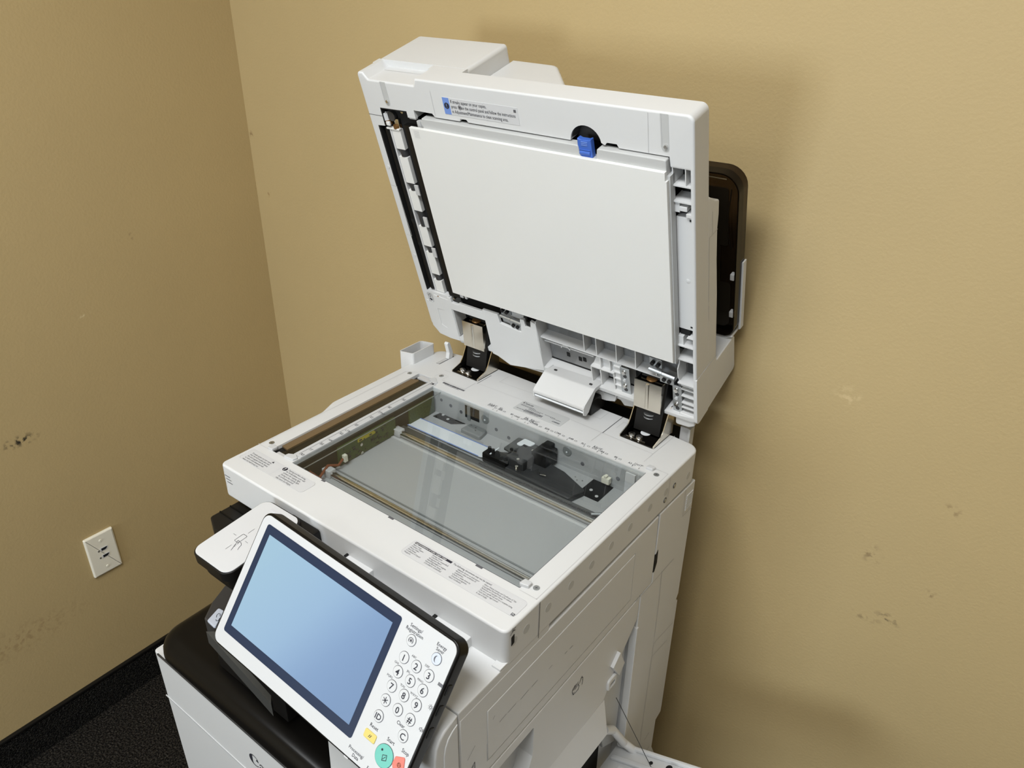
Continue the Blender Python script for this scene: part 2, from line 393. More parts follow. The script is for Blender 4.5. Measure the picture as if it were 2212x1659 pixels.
# ---- lower body
body = at_machine(bx('printer_body', 'white', copier, -.168, .455, -.495, .115, -1.04, -.345, .004))
bx('cabinet', 'white', body, -.085, .455, -.12, .115, -.345, -.062, .003)
bx('inner_wall', 'black', body, -.083, .29, -.135, -.121, -.33, -.063)
bx('tower', 'white', body, .29, .455, -.47, -.12, -.345, -.066, .002)
for (cx, cy) in ((-.12, -.44), (.41, -.44), (-.12, .06), (.41, .06)):
    P('foot', 'black', body, lambda bm: cyl(bm, (cx, cy, -H0), (cx, cy, -1.04), .02, .024, seg=20))
# black delivery tray that caps the lower body
dt = at_machine(pr('delivery_tray', 'black_gloss', copier, rnd([(-.17, -.531), (.2885, -.531), (.2885, -.136), (-.17, -.136)], [.045, 0, 0, .04], 8), -.345, -.307, r=.03, seg=6))
pr('tray_step', 'black', dt, rnd([(-.12, -.45), (.28, -.478), (.28, -.15), (-.12, -.15)], [.012, 0, 0, .01]), -.309, -.298, r=.004)
pr('tray_well', 'black', dt, rnd([(-.118, -.452), (.14, -.482), (.14, -.48), (-.116, -.449)], 0), -.300, -.2955)
P('trim_line', 'charcoal', dt, lambda bm: box(bm, -.158, .288, -.5325, -.5295, -.3465, -.3435, .0008))
# white front door below it
fd = at_machine(P('front_door', 'white', copier, lambda bm: prism(bm, rnd([(-.172, -.53), (.2875, -.53), (.2875, -.495), (-.172, -.495)], [.006, .002, 0, 0]), -1.0, -.3455, r=.002, rb=.002), wn=True))
P('seam_ridge', 'white_gloss', fd, lambda bm: box(bm, -.1725, .287, -.5312, -.5298, -.4575, -.4555))
o = P('lettering', 'ink', fd, lambda bm: wordmark(bm, .0245)); o.location = (.0815, -.5306, -.4185); o.rotation_euler = RFRONT; o['label'] = 'maker name in dark flared letters'
# stapler / inner finisher block with its white tab
st = at_machine(pr('stapler_unit', 'charcoal', copier, rnd([(-.0467, -.491), (.10, -.497), (.10, -.30), (-.1, -.30), (-.085, -.428), (-.0687, -.462)], [.004, .003, 0, .01, .01, .01]), -.27, -.225, r=.003))
pr('paper_clip_tab', 'moon_grey', st, rnd([(-.036, -.492), (-.0458, -.465), (-.0340, -.4635), (-.0125, -.4935)], .0025), -.226, -.2225, r=.001)
P('lettering', 'ink', st, lambda bm: strokes(bm, [[(-.030, -.4795), (-.0335, -.4765), (-.0345, -.4725), (-.0315, -.4715), (-.0275, -.4745)], [(-.0245, -.4775), (-.0215, -.4815), (-.0235, -.4840), (-.0265, -.4825)]], .0009, -.2222))
pr('slide_bar', 'bar_grey', st, [(-.0197, -.505), (-.010, -.497), (.158, -.5175), (.170, -.5265)], -.250, -.2255, r=.0)
P('guide_block', 'black', st, lambda bm: box(bm, -.012, .16, -.50, -.43, -.30, -.245, .003))
# upper black tray that juts out on the left under the scanner
it = at_machine(pr('inner_tray', 'black', copier, rnd([(-.0755, -.432), (-.045, -.446), (.27, -.44), (.27, -.15), (-.0755, -.15)], [.006, .004, 0, 0, .004]), -.098, -.0745, r=.003))
for yy in (-.4155, -.397):
    bx('rib', 'black_gloss', it, -.0735, .05, yy-.001, yy+.001, -.0748, -.0732)
# front cover of the right-hand tower and the shoulder under the scanner
prof = [(-.4795, -.0558), (-.490, -.0572), (-.501, -.0605), (-.510, -.0668), (-.516, -.077), (-.519, -.095), (-.5215, -.16), (-.527, -.30), (-.53, -.345), (-.53, -1.0), (-.4795, -1.0)]
fc = at_machine(pr('front_cover', 'white', copier, prof, .289, .480, f=FX, r=.0025))
pr('cheek', 'white', fc, [(-.4812, -.0675), (-.490, -.0705), (-.4975, -.0765), (-.5025, -.086), (-.505, -.098), (-.5075, -.16), (-.513, -.30), (-.515, -.40), (-.4812, -.40)], .4785, .4812, f=FX, r=.0012)
sh = at_machine(bx('shoulder', 'white', copier, .245, .4795, -.4780, -.30, -.16, -.0548, .003))
bx('corner_cap', 'white', sh, .4655, .4792, -.4025, -.386, -.0555, -.0518, .001)

# ---- right-hand side covers
FS = FX
def side(name, pts, x0=.455, x1=.480, r=.0020, parent=None, m='white', holes=()):
    return pr(name, m, parent, pts, x0, x1, f=FX, r=r, holes=holes)
sc1 = at_machine(side('side_door', rnd([(-.4765, -.0684), (-.0085, -.0628), (-.0050, -.150), (-.0050, -.2000), (-.4775, -.2085)], 0), parent=copier, holes=[[(-.4290, -.0970), (-.0765, -.0905), (-.0750, -.1850), (-.4292, -.1895)]]))
side('recessed_panel', [(-.4280, -.0984), (-.0775, -.0919), (-.0760, -.1836), (-.4282, -.1881)], .455, .4806, parent=sc1, r=.0016)
for seg in [[(-.405, -.139), (-.392, -.1375)], [(-.388, -.1385), (-.372, -.1372)], [(-.362, -.1392), (-.345, -.1372)], [(-.338, -.138), (-.325, -.1372)], [(-.300, -.139), (-.292, -.1385)], [(-.262, -.1435), (-.256, -.143)], [(-.25, -.144), (-.242, -.1438)], [(-.418, -.1215), (-.4145, -.118)], [(-.466, -.146), (-.452, -.134)]]:
    P('scratch', 'ink_grey', sc1, lambda bm: strokes(bm, [seg], .0006, 0, f=lambda a, b, c: (.4809, a, b)))
P('lettering', 'ink', sc1, lambda bm: strokes(bm, [[(-.4655, -.175), (-.4525, -.164), (-.4525, -.18), (-.4655, -.175)], [(-.4625, -.1752), (-.4545, -.1685)]], .0009, 0, f=lambda a, b, c: (.4803, a, b)))
grip = rnd([(-.470, -.2300), (-.3285, -.2262), (-.3300, -.2850), (-.345, -.3200), (-.470, -.345)], .003)
sc2 = at_machine(side('feed_door', rnd([(-.4775, -.2115), (-.0420, -.2030), (-.0420, -.2500), (-.1080, -.3200), (-.1330, -.3600), (-.4775, -.3660)], 0), parent=copier, holes=[grip]))
pr('grip_recess', 'grey_plastic', sc2, [(-.475, -.222), (-.32, -.222), (-.32, -.352), (-.475, -.352)], .448, .4565, f=FX)
P('lip', 'white', sc2, lambda bm: prism(bm, [(.455, -.3600), (.4800, -.3600), (.4915, -.4325), (.4880, -.4345), (.455, -.4300)], -.4775, -.1310, f=FY), wn=False)
def hand(bm):
    f = lambda a, b, c: (.4804, a, b)
    strokes(bm, [[(-.2313, -.2540), (-.2343, -.2450), (-.2330, -.2405), (-.2280, -.2375), (-.2262, -.2395)], [(-.2325, -.2440), (-.2240, -.2372)], [(-.2290, -.2450), (-.2190, -.2375)], [(-.2262, -.2465), (-.2170, -.2420)],
                 [(-.2313, -.2540), (-.2250, -.2545), (-.2175, -.2545), (-.2160, -.2490), (-.2185, -.2430)], [(-.2320, -.2520), (-.2290, -.2500)],
                 [(-.2138, -.2405), (-.2100, -.2362), (-.2066, -.2390), (-.2066, -.2470), (-.2078, -.2530)], [(-.2150, -.2440), (-.2115, -.2372), (-.2090, -.2340)]], .0011, 0, f)
P('lettering', 'ink', sc2, hand)
sc3 = at_machine(side('corner_cover', rnd([(-.0035, -.0622), (.1185, -.0640), (.1195, -.150), (.1175, -.3130), (.1110, -.3240), (.1185, -.3300), (.1175, -.6100), (.1165, -.6270), (.0975, -.6330), (.0960, -.7120), (.1140, -.7500), (.1140, -1.03), (-.0380, -1.03), (-.0400, -.3080), (-.0400, -.2030), (-.0035, -.2010)], 0), parent=copier))
FSL = lambda a, b, c: (.4803, a, b)
for nm, seg in (('seam', [(.0300, -.2010), (.0345, -.2719), (.0360, -.4029), (.0330, -.6538), (.031, -1.0)]), ('seam', [(.0734, -.2022), (-.055, -.2035)]), ('seam', [(.0360, -.4040), (.095, -.412)]), ('seam', [(.0360, -.3720), (.112, -.3800)]), ('seam', [(.0830, -.0640), (.0845, -.1190), (.118, -.1205)])):
    P(nm, 'light_grey', sc3, lambda bm: strokes(bm, [seg], .0012, 0, FSL))
def grille(bm):
    for k in range(9):
        z = -.0815-k*.0036; box(bm, .4798, .4812, .0905, .1130, z-.0009, z+.0009)
P('grille', 'white', sc3, grille)
P('latch_opening', 'void', sc3, lambda bm: prism(bm, [(-.0045, -.1440), (.0040, -.1370), (.0050, -.1640), (-.0010, -.1790), (-.0048, -.1790)], .470, .4804, f=FX))
pr('rib', 'white', sc3, rect(-.0440, -.0385, -.5630, -.2720, 0), .470, .4825, f=FX, r=.001)
for (ya, za) in ((.054, -.648), (.064, -.70)): P('slot_mark', 'white_gloss', sc3, lambda bm: strokes(bm, [[(ya, za), (ya+.016, za+.004)]], .002, 0, FSL))
# open pocket with the feed-tray arm
pk = at_machine(pr('feed_pocket', 'white', copier, [(-.4770, -.36), (-.1574, -.340), (-.0400, -.240), (-.0400, -.60), (-.4770, -.60)], .4552, .4562, f=FX))
bx('cavity', 'void', pk, .4563, .4575, -.475, -.092, -.60, -.4250)
pr('pocket_plate', 'grey_plastic', pk, [(-.128, -.340), (-.046, -.262), (-.046, -.56), (-.092, -.53), (-.112, -.44)], .4563, .466, f=FX, r=.002)
pr('stop_block', 'white', pk, rnd([(-.1215, -.2920), (-.1020, -.2740), (-.0830, -.3120), (-.0980, -.3290)], 0), .455, .4860, f=FX, r=.001)
pr('latch_loop', 'white', pk, rect(-.1275, -.1010, -.3440, -.3200, .006), .458, .4835, f=FX, r=.002, holes=[rect(-.1225, -.1060, -.3390, -.3290, .003)])
pr('latch_stem', 'grey_plastic', pk, rnd([(-.1235, -.344), (-.1045, -.344), (-.108, -.40), (-.124, -.425), (-.131, -.405)], .003), .458, .474, f=FX, r=.002)
P('gear', 'charcoal', pk, lambda bm: cyl(bm, (.4576, -.134, -.468), (.466, -.134, -.468), .012, seg=24))
P('arm', 'white', pk, lambda bm: tube(bm, [(.476, -.112, -.455), (.478, -.085, -.480), (.490, -.060, -.530), (.520, -.040, -.565), (.55, -.035, -.55)], .0075, 12))
P('shaft', 'zinc', pk, lambda bm: cyl(bm, (.460, -.17, -.476), (.460, -.12, -.450), .003, seg=14))
P('bushing', 'white_gloss', pk, lambda bm: box(bm, .458, .470, -.118, -.108, -.495, -.455, .002))
P('string', 'charcoal', pk, lambda bm: tube(bm, [(.4835, -.096, -.3850), (.5555, -.0700, -.5400)], .0007, 6))
# opened manual feed tray
mf = at_machine(link('manual_feed_tray', None or bpy.data.meshes.new('m'), 'white', copier))
bpy.data.meshes.remove(mf.data) if False else None
def tray_build(bm):
    m = Matrix.Translation((.472, 0, -.566)) @ Matrix.Rotation(-math.radians(21), 4, 'Y')
    box(bm, 0, .30, -.42, -.046, -.016, .004, .003, mtx=m)
bm = bmesh.new(); tray_build(bm); mf.data = finish(bm); mf.data.materials.append(MATS['white'])
TM = Matrix.Translation((.472, 0, -.566)) @ Matrix.Rotation(-math.radians(21), 4, 'Y')
P('rim', 'white', mf, lambda bm: box(bm, .005, .30, -.053, -.046, .004, .012, .002, mtx=TM), wn=True)
P('rail', 'white_gloss', mf, lambda bm: box(bm, .01, .10, -.085, -.075, .004, .010, .002, mtx=TM), wn=True)
P('guide', 'label_pale', mf, lambda bm: box(bm, .035, .2, -.14, -.095, .004, .011, .002, mtx=TM), wn=True)
P('hole', 'void', mf, lambda bm: cyl(bm, TM @ Vector((.082, -.064, .003)), TM @ Vector((.082, -.064, .0052)), .0035, seg=14))
P('pivot', 'void', mf, lambda bm: cyl(bm, TM @ Vector((.122, -.068, .003)), TM @ Vector((.122, -.068, .012)), .006, seg=14))
def trims(bm):
    for k in range(3): box(bm, .088+k*.006, .0905+k*.006, -.110, -.104, .0111, .0114, mtx=TM)
P('lettering', 'ink', mf, trims)
at_machine(mf)

# ------------------------------------------------------------------ scanner unit
out = rnd([(-.087, -.393), (.4797, -.393), (.4797, .1195), (.4300, .1240), (-.040, .1335), (-.1, .1240), (-.1, -.155), (-.0868, -.190)], [.010, .009, .022, 0, 0, .028, .03, .03], 6)
slot_h = rect(-.0560, -.0165, -.3205, .0215, .002)
glass_h = rect(.0, .4465, -.3225, .0, .001)
scan = at_machine(pr('scanner_unit', 'white', copier, out, -.0610, 0, r=.0035, holes=[slot_h, glass_h], seg=4, rb=.006))
# visible joints of the top covers, as shallow grooves' dark gaps
def joint(pts, w=.0009, m='light_grey', z=.00025, nm='seam'):
    return P(nm, m, scan, lambda bm: strokes(bm, [pts], w, z))
joint([(-.0865, -.3213), (-.057, -.3213)]); joint([(.4480, -.3252), (.4745, -.3252), (.4745, .0175), (.4390, .0185)])
joint([(-.0820, -.3170), (-.0815, .010), (-.060, .0225)], .0007)
joint([(-.0272, .0612), (-.0125, .0612)]); joint([(-.0030, .0276), (.0530, .0274), (.0530, .0588)], .0010); joint([(.0565, .0595), (.0568, .100)], .0012, 'ink_grey')
joint([(.0600, .0598), (.1620, .0620)], .0005); joint([(.2665, .0594), (.3303, .0566), (.3303, .0243)], .0011); joint([(.3318, .0566), (.3318, .1225)], .0014, 'ink_grey')
joint([(.2742, .1225), (.2742, .0936), (.3046, .0934), (.3046, .1235)], .0009); joint([(.3322, .0566), (.4290, .0528), (.4285, .0247)], .0009)
joint([(.085, .1180), (.085, .0905), (.176, .0935)], .0007); joint([(.3417, .0862), (.3417, .1090), (.352, .1090)], .0007)
joint([(.4290, .0535), (.4310, .1235)], .0008)
for (sx_, sy_) in ((-.0714, -.3067), (-.0702, .0096), (-.0159, .0395), (.4614, .0043), (.4629, -.3096)):
    def scr(bm):
        cyl(bm, (sx_, sy_, -.002), (sx_, sy_, .0008), .0048, .0044, seg=20)
    s_ = P('screw', 'zinc', scan, scr, wn=True)
    P('screw_cross', 'ink_grey', scan, lambda bm: strokes(bm, [[(sx_-.0018, sy_), (sx_+.0018, sy_)], [(sx_, sy_-.0018), (sx_, sy_+.0018)]], .0007, .0010))
joint([(-.0257, .0300), (-.0235, .0470), (-.0036, .0455), (-.0055, .0285)], .0005)
# side details
for oy in (-.377, -.352, -.306, -.255, -.205, -.1545, -.1026, -.0439, .0064, .0853):
    oz = -.024 if oy < .08 else -.0363
    P('moulded_dot', 'grey_plastic', scan, lambda bm: cyl(bm, (.4785, oy, oz-.001), (.4799, oy, oz-.001), .0066, seg=28))  # flat discs; the shade of shallow recesses is put into their darker grey
for (oy, oz) in ((.035, -.0287), (.0063, -.0404)):
    P('screw_well', 'ink_grey', scan, lambda bm: cyl(bm, (.478, oy, oz), (.4802, oy, oz), .0048, seg=20))
    P('screw', 'zinc', scan, lambda bm: cyl(bm, (.479, oy, oz), (.4806, oy, oz), .0030, seg=16))
P('seam', 'ink_grey', scan, lambda bm: strokes(bm, [[(-.3255, -.0010), (-.3262, -.0610)]], .0012, 0, FSL))
P('seam', 'light_grey', scan, lambda bm: strokes(bm, [[(.0160, -.0010), (.0150, -.061)]], .0009, 0, FSL))
P('usb_port', 'void', scan, lambda bm: prism(bm, [(-.3822, -.0150), (-.3765, -.0130), (-.3765, -.0268), (-.3822, -.0288)], .474, .4802, f=FX))
P('lettering', 'ink', scan, lambda bm: strokes(bm, [[(-.3845, -.0095), (-.3745, -.0030)], [(-.381, -.0075), (-.3795, -.0015)], [(-.379, -.006), (-.375, -.0075)]], .0009, 0, FSL))
P('speaker_slots', 'ink_grey', scan, lambda bm: [strokes(bm, [[(-.0775+.002*k, -.0180-.0055*k), (-.0645+.002*k, -.0180-.0055*k)]], .0012, 0, lambda a, b, c: (a, -.3934, b)) for k in range(3)])
# long thin glass of the feeder slot, with its tan film and ruler strip
bx('slot_well', 'void', scan, -.0558, -.0167, -.320, .021, -.030, -.022)
bx('slot_frame', 'black', scan, -.0555, -.0168, -.3195, .0205, -.012, -.0060)
P('slot_glass', 'platen_glass', scan, lambda bm: box(bm, -.0400, -.0180, -.3190, .0110, -.0050, -.0035))
pr('film_strip', 'brown_film', scan, rnd([(-.0555, -.2990), (-.0400, -.3010), (-.0400, .0035), (-.044, .0055), (-.0560, -.001)], 0), -.0058, -.0030)
bx('slot_bracket', 'light_grey', scan, -.050, -.018, .0090, .0200, -.0055, -.0015, .0006)
bx('slot_bracket', 'light_grey', scan, -.046, -.018, -.3195, -.3120, -.0055, -.0030, .0006)
pr('ruler_strip', 'white_gloss', scan, rect(-.0168, .0005, -.3060, .0080, .001), -.001, .0012, r=.0005)
P('ruler_groove', 'ink_grey', scan, lambda bm: strokes(bm, [[(-.0098, -.300), (-.0098, .004)]], .0008, .0013))
pr('clip', 'white_gloss', scan, rnd([(-.0230, -.3215), (-.0020, -.3190), (-.0005, -.3110), (-.0100, -.3060), (-.0215, -.3120)], .002), -.002, .0035, r=.0012)
pr('clip', 'white_gloss', scan, rnd([(-.0640, -.3210), (-.0520, -.3210), (-.0520, -.3090), (-.0640, -.3090)], .002), -.001, .0030, r=.0012)
pr('clip', 'white_gloss', scan, rnd([(.4420, -.3200), (.4560, -.3170), (.4560, -.3080), (.4440, -.3080)], .002), -.001, .0050, r=.0015)
pr('clip', 'white_gloss', scan, rnd([(.4400, .0080), (.4520, .0080), (.4540, .0170), (.4420, .0180)], .002), -.001, .0045, r=.0015)
pr('clip', 'white_gloss', scan, rnd([(-.0250, .0150), (-.0040, .0060), (-.001, .0130), (-.018, .0260)], .002), -.001, .0020, r=.0006)
P('corner_arrow', 'ink', scan, lambda bm: strokes(bm, [[(-.0100, .0065), (-.0030, .0025)], [(-.0030, .0025), (-.0040, .0070)], [(-.0030, .0025), (-.0085, .0015)], [(-.0070, .0085), (-.0030, .0025)]], .0013, .0015))
def ticks_left(bm):
    for y in (-.297, -.2794, -.257, -.216, -.182, -.1485, -.128, -.105, -.07):
        strokes(bm, [[(-.0085, y), (-.0010, y)]], .0007, .0014)
P('ruler_ticks', 'ink_grey', scan, ticks_left)
for y, s in ((-.301, 'A3'), (-.284, '11'), (-.262, 'B4'), (-.245, '16K'), (-.221, 'A4'), (-.208, 'LTR'), (-.187, 'B5'), (-.1535, 'A5'), (-.133, 'STMT'), (-.110, 'B6'), (-.075, 'A6')):
    text(s, scan, (-.0078, y, .0014), .0062, 'ink')
# platen glass and what shows through it
P('platen_glass', 'platen_glass', scan, lambda bm: box(bm, .0002, .4463, -.3223, -.0002, -.0052, -.0022))
bx('glass_edge', 'ink_grey', scan, .0002, .4463, -.3223, -.3208, -.0075, -.0010)
bx('glass_edge', 'ink_grey', scan, .4452, .4463, -.3223, -.0002, -.0075, -.0010)
bx('scan_bed', 'scan_bed', scan, .0002, .4463, -.3223, -.0002, -.0520, -.0500)
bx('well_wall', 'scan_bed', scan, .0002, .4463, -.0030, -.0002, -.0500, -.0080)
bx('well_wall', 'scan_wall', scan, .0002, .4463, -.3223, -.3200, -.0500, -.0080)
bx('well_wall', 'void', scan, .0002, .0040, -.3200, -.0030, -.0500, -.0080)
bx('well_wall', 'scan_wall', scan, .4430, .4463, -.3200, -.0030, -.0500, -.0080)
bx('edge_bar', 'zinc', scan, .0180, .0190, -.3200, -.0010, -.0072, -.0058)
bx('circuit_board', 'pcb', scan, .0045, .0080, -.2380, -.1080, -.0475, -.0140)
bx('circuit_board', 'pcb', scan, .0045, .0080, -.0720, -.0080, -.0475, -.0150)
bx('board_label', 'pcb_yellow', scan, .0082, .0086, -.1960, -.1560, -.0230, -.0165)
bx('connector', 'cream', scan, .0080, .0150, -.2320, -.2250, -.0420, -.0290, .0008)
P('wire', 'rust', scan, lambda bm: tube(bm, [(.010, -.232, -.036), (.014, -.245, -.040), (.008, -.262, -.034), (.02, -.30, -.045)], .0022, 8))
P('wire', 'rust', scan, lambda bm: tube(bm, [(.010, -.30, -.025), (.018, -.285, -.045), (.03, -.292, -.046)], .0025, 8))
for (y, z) in ((-.190, -.0290), (-.190, -.0450), (-.112, -.0400)):
    P('board_screw', 'nickel', scan, lambda bm: cyl(bm, (.0078, y, z), (.0105, y, z), .0028, seg=12))
def chips(bm):
    for k in range(40):
        y = random.uniform(-.232, -.114); z = random.uniform(-.045, -.017); s = random.uniform(.0008, .003)
        box(bm, .0078, .0090, y-s, y+s, z-.0012, z+.0012)
P('chips', 'charcoal', scan, chips, kind='stuff')
# rails and the scan carriage drive
P('slide_rail', 'chrome', scan, lambda bm: cyl(bm, (.006, -.1060, -.0440), (.4400, -.1060, -.0440), .0062, seg=20))
bx('rail_support', 'bar_grey', scan, .006, .440, -.1005, -.0870, -.0500, -.0410)
bx('rail_support', 'light_grey', scan, .006, .440, -.1200, -.1150, -.0500, -.0485)
P('slide_rail', 'chrome', scan, lambda bm: cyl(bm, (.006, -.2650, -.0440), (.4400, -.2650, -.0440), .0052, seg=20))
bx('rail_support', 'ink_grey', scan, .006, .440, -.2600, -.2570, -.0500, -.0460)
bx('rail_support', 'scan_wall', scan, .006, .440, -.2480, -.2455, -.0500, -.0485)
P('rail_end', 'light_grey', scan, lambda bm: box(bm, .004, .022, -.272, -.258, -.050, -.036, .001))
P('rail_end', 'light_grey', scan, lambda bm: box(bm, .004, .022, -.113, -.099, -.050, -.036, .001))
def belt(bm):
    for k in range(110):
        x = .19+k*.0022; box(bm, x, x+.0012, -.0975, -.0945, -.0410, -.0385)
P('belt', 'charcoal', scan, belt, kind='stuff')
P('belt_spring', 'zinc', scan, lambda bm: cyl(bm, (.412, -.1000, -.036), (.4400, -.0780, -.036), .0024, seg=10))
pr('flat_cable', 'light_strip', scan, [(.006, -.0770), (.1750, -.0755), (.1970, -.0600), (.1720, -.0430), (.006, -.0450)], -.0455, -.0448, wn=False)
P('cable_edge', 'blue_print', scan, lambda bm: strokes(bm, [[(.006, -.0455), (.165, -.0435)], [(.006, -.0765), (.170, -.0750)]], .0020, -.0446))
pr('carriage_base', 'charcoal', scan, rnd([(.1790, -.0760), (.3600, -.0850), (.3700, -.0500), (.3150, -.0270), (.2900, -.0230), (.2400, -.0180), (.1900, -.0500)], .004), -.0490, -.0400, r=.002)
bx('carriage_block', 'black', scan, .182, .232, -.079, -.058, -.048, -.030, .002)
bx('lamp_cover', 'charcoal', scan, .225, .262, -.070, -.020, -.047, -.024, .003)
pr('motor_bracket', 'bar_grey', scan, rnd([(.2050, -.0500), (.2480, -.0560), (.2520, -.0120), (.2280, -.0050), (.2050, -.0080)], .003), -.030, -.0265, r=.001)
bx('motor', 'charcoal', scan, .2050, .2600, -.0260, -.0035, -.0480, -.0300, .002)
pr('bracket_tab', 'light_strip', scan, rnd([(.2160, -.0290), (.2380, -.0300), (.2420, -.0080), (.2180, -.0070)], .003), -.0262, -.0240, r=.001)
bx('sensor', 'black', scan, .255, .285, -.0400, -.0050, -.0460, -.0180, .002)
bx('sensor_block', 'black', scan, .262, .278, -.0180, -.0035, -.0300, -.0110, .002)
for (x, y) in ((.190, -.068), (.199, -.070), (.222, -.050), (.231, -.052)):
    P('pin', 'void', scan, lambda bm: cyl(bm, (x, y, -.031), (x, y, -.0222), .0030, seg=12))
for (x, y) in ((.2520, -.0300), (.2480, -.0660), (.2590, -.0840)):
    P('bracket_screw', 'nickel', scan, lambda bm: cyl(bm, (x, y, -.030), (x, y, -.0230), .0026, seg=12))
P('clip_wire', 'chrome', scan, lambda bm: tube(bm, [(.2860, -.058, -.038), (.292, -.064, -.036), (.300, -.060, -.037)], .0010, 6))
bx('mirror_edge', 'light_strip', scan, .196, .1985, -.076, -.052, -.0300, -.0290)
for (x0, x1) in ((.000+.0862, .1330),):
    pr('raised_boss', 'scan_wall', scan, rnd([(.0905, -.0300), (.1370, -.0310), (.1320, -.0040), (.0930, -.0040)], .004), -.0500, -.0420, r=.003)
pr('dark_plate', 'black', scan, [(.0150, -.0200), (.0600, -.0200), (.0800, -.0035), (.0180, -.0035)], -.0500, -.0490)
pr('dark_plate', 'void', scan, [(.3560, -.0516), (.3946, -.0515), (.3941, -.0045), (.3569, -.0046)], -.0500, -.0488)
for (x, y) in ((.3700, -.0330), (.3860, -.0420), (.045, -.012), (.028, -.006)):
    P('rivet', 'light_grey', scan, lambda bm: cyl(bm, (x, y, -.0490), (x, y, -.0480), .0028, seg=14))
bx('cable_plug', 'cream', scan, .3760, .3900, -.0140, -.0050, -.0420, -.0310, .001)
bx('plug_key', 'cream', scan, .3800, .3850, -.0140, -.0070, -.0310, -.0270, .0008)
for (x, z, rr) in ((.0450, -.024, .0034), (.0700, -.028, .0034), (.1520, -.034, .0034), (.1800, -.040, .0034), (.3330, -.030, .0036), (.400, -.030, .0036), (.022, -.020, .003)):
    P('wall_hole', 'ink_grey', scan, lambda bm: cyl(bm, (x, -.0034, z), (x, -.0028, z), rr, seg=18))
for (x, z) in ((.1270, -.0220), (.3020, -.0180)):
    P('embossed_dimple', 'scan_wall', scan, lambda bm: cyl(bm, (x, -.0045, z), (x, -.0028, z), .0080, .0092, seg=28), wn=True)
    P('dimple_mark', 'light_strip', scan, lambda bm: cyl(bm, (x, -.0052, z-.001), (x, -.0044, z-.001), .0016, seg=10))
bx('wall_recess', 'void', scan, .0800, .1130, -.0036, -.0029, -.0340, -.0095)
bx('wall_bar', 'scan_wall', scan, .0860, .0930, -.0050, -.0036, -.0370, -.0095)
bx('wall_pillar', 'label_pale', scan, .4140, .4310, -.0060, -.0029, -.0480, -.0100)
for (x, y) in ((.1120, -.012), (.1180, -.020), (.3300, -.018), (.337, -.024), (.345, -.020), (.100, -.010)):
    P('glint_rivet', 'chrome', scan, lambda bm: cyl(bm, (x, y, -.0500 if x > .2 else -.043), (x, y, -.0485 if x > .2 else -.0408), .0013, seg=10))
# printed size scale along the back edge
for (d, s, x, y) in ((431.8, '11x17"', .4190, .0088), (420, 'A3', .4105, .0048), (390, '8K', .3850, .0052), (364, 'B4', .3600, .0052), (355.6, '8.5x14"\nLGL', .3430, .0102), (330, 'FLS', .3220, .0056), (297, 'A4R', .2965, .0062), (279.4, 'LTRR', .2680, .0066), (257, 'B5R', .2480, .0066), (220, 'STMTR', .2170, .0062), (210, 'A4\nA5R', .2010, .0138), (213, '8.5x11"\nLTR', .2130, .0140), (194, '16K', .1855, .0070), (182, 'B5', .1740, .0076), (148, 'A5\nA6R', .1460, .0120), (139.7, '5.5x8.5"\nSTMT', .1225, .0122)):
    text(s, scan, (x, y, .0004), .0066, 'ink', shear=-.12, line=.66, sx=.82)
    w_ = len(s.split('\n')[-1])*.0038+.0008; y_ = y-(.0043 if '\n' in s else 0)
    P('page_mark', 'ink', scan, lambda bm: strokes(bm, [[(x+w_, y_), (x+w_+.0040, y_), (x+w_+.0040, y_+.0028), (x+w_, y_+.0028), (x+w_, y_)]], .0004, .0004))
def ticks_back(bm):
    for d in (431.8, 420, 390, 364, 355.6, 330, 297, 279.4, 257, 216, 210, 194, 182, 148.5, 139.7): strokes(bm, [[(d/1000, .0010), (d/1000, .0042)]], .0007, .0004)
P('size_ticks', 'ink', scan, ticks_back)
# serial plate
pr('serial_plate', 'label_silver', scan, rect(.1635, .2645, .0270, .0620, .004), 0, .0004)
o = P('lettering', 'ink', scan, lambda bm: wordmark(bm, .0060)); o.location = (.1675, .0528, .0006)
text('Serial No.', scan, (.1680, .0330, .0006), .0042, 'ink', sx=1.1)
text('2348002', scan, (.2440, .0330, .0006), .0044, 'ink', shear=.2, bold=.00008)
def bars(bm):
    x = .1850
    while x < .2220:
        w = random.choice((.0004, .0007, .0010)); box(bm, x, x+w, .0325, .0385, .0004, .0006); x += w+random.choice((.0005, .0008))
    for (x0, x1, y) in ((.1680, .196, .0485), (.1680, .201, .0462), (.1880, .218, .0440), (.2220, .244, .0440), (.1880, .2140, .0412), (.2350, .257, .0415), (.1850, .2170, .0305)):
        x = x0
        while x < x1:
            w = random.uniform(.001, .0035); box(bm, x, min(x+w, x1), y, y+.0009, .0004, .0006); x += w+.0007
P('barcode', 'ink_grey', scan, bars)
def bars2(bm):
    x = .0045
    while x < .0565:
        w = random.choice((.0005, .0009, .0014)); box(bm, x, x+w, .0200, .0242, .0001, .0004); x += w+random.choice((.0005, .0009))
    x = .012
    while x < .046:
        w = random.uniform(.001, .003); box(bm, x, x+w, .0178, .0186, .0001, .0004); x += w+.0008
P('barcode', 'ink_grey', scan, bars2)
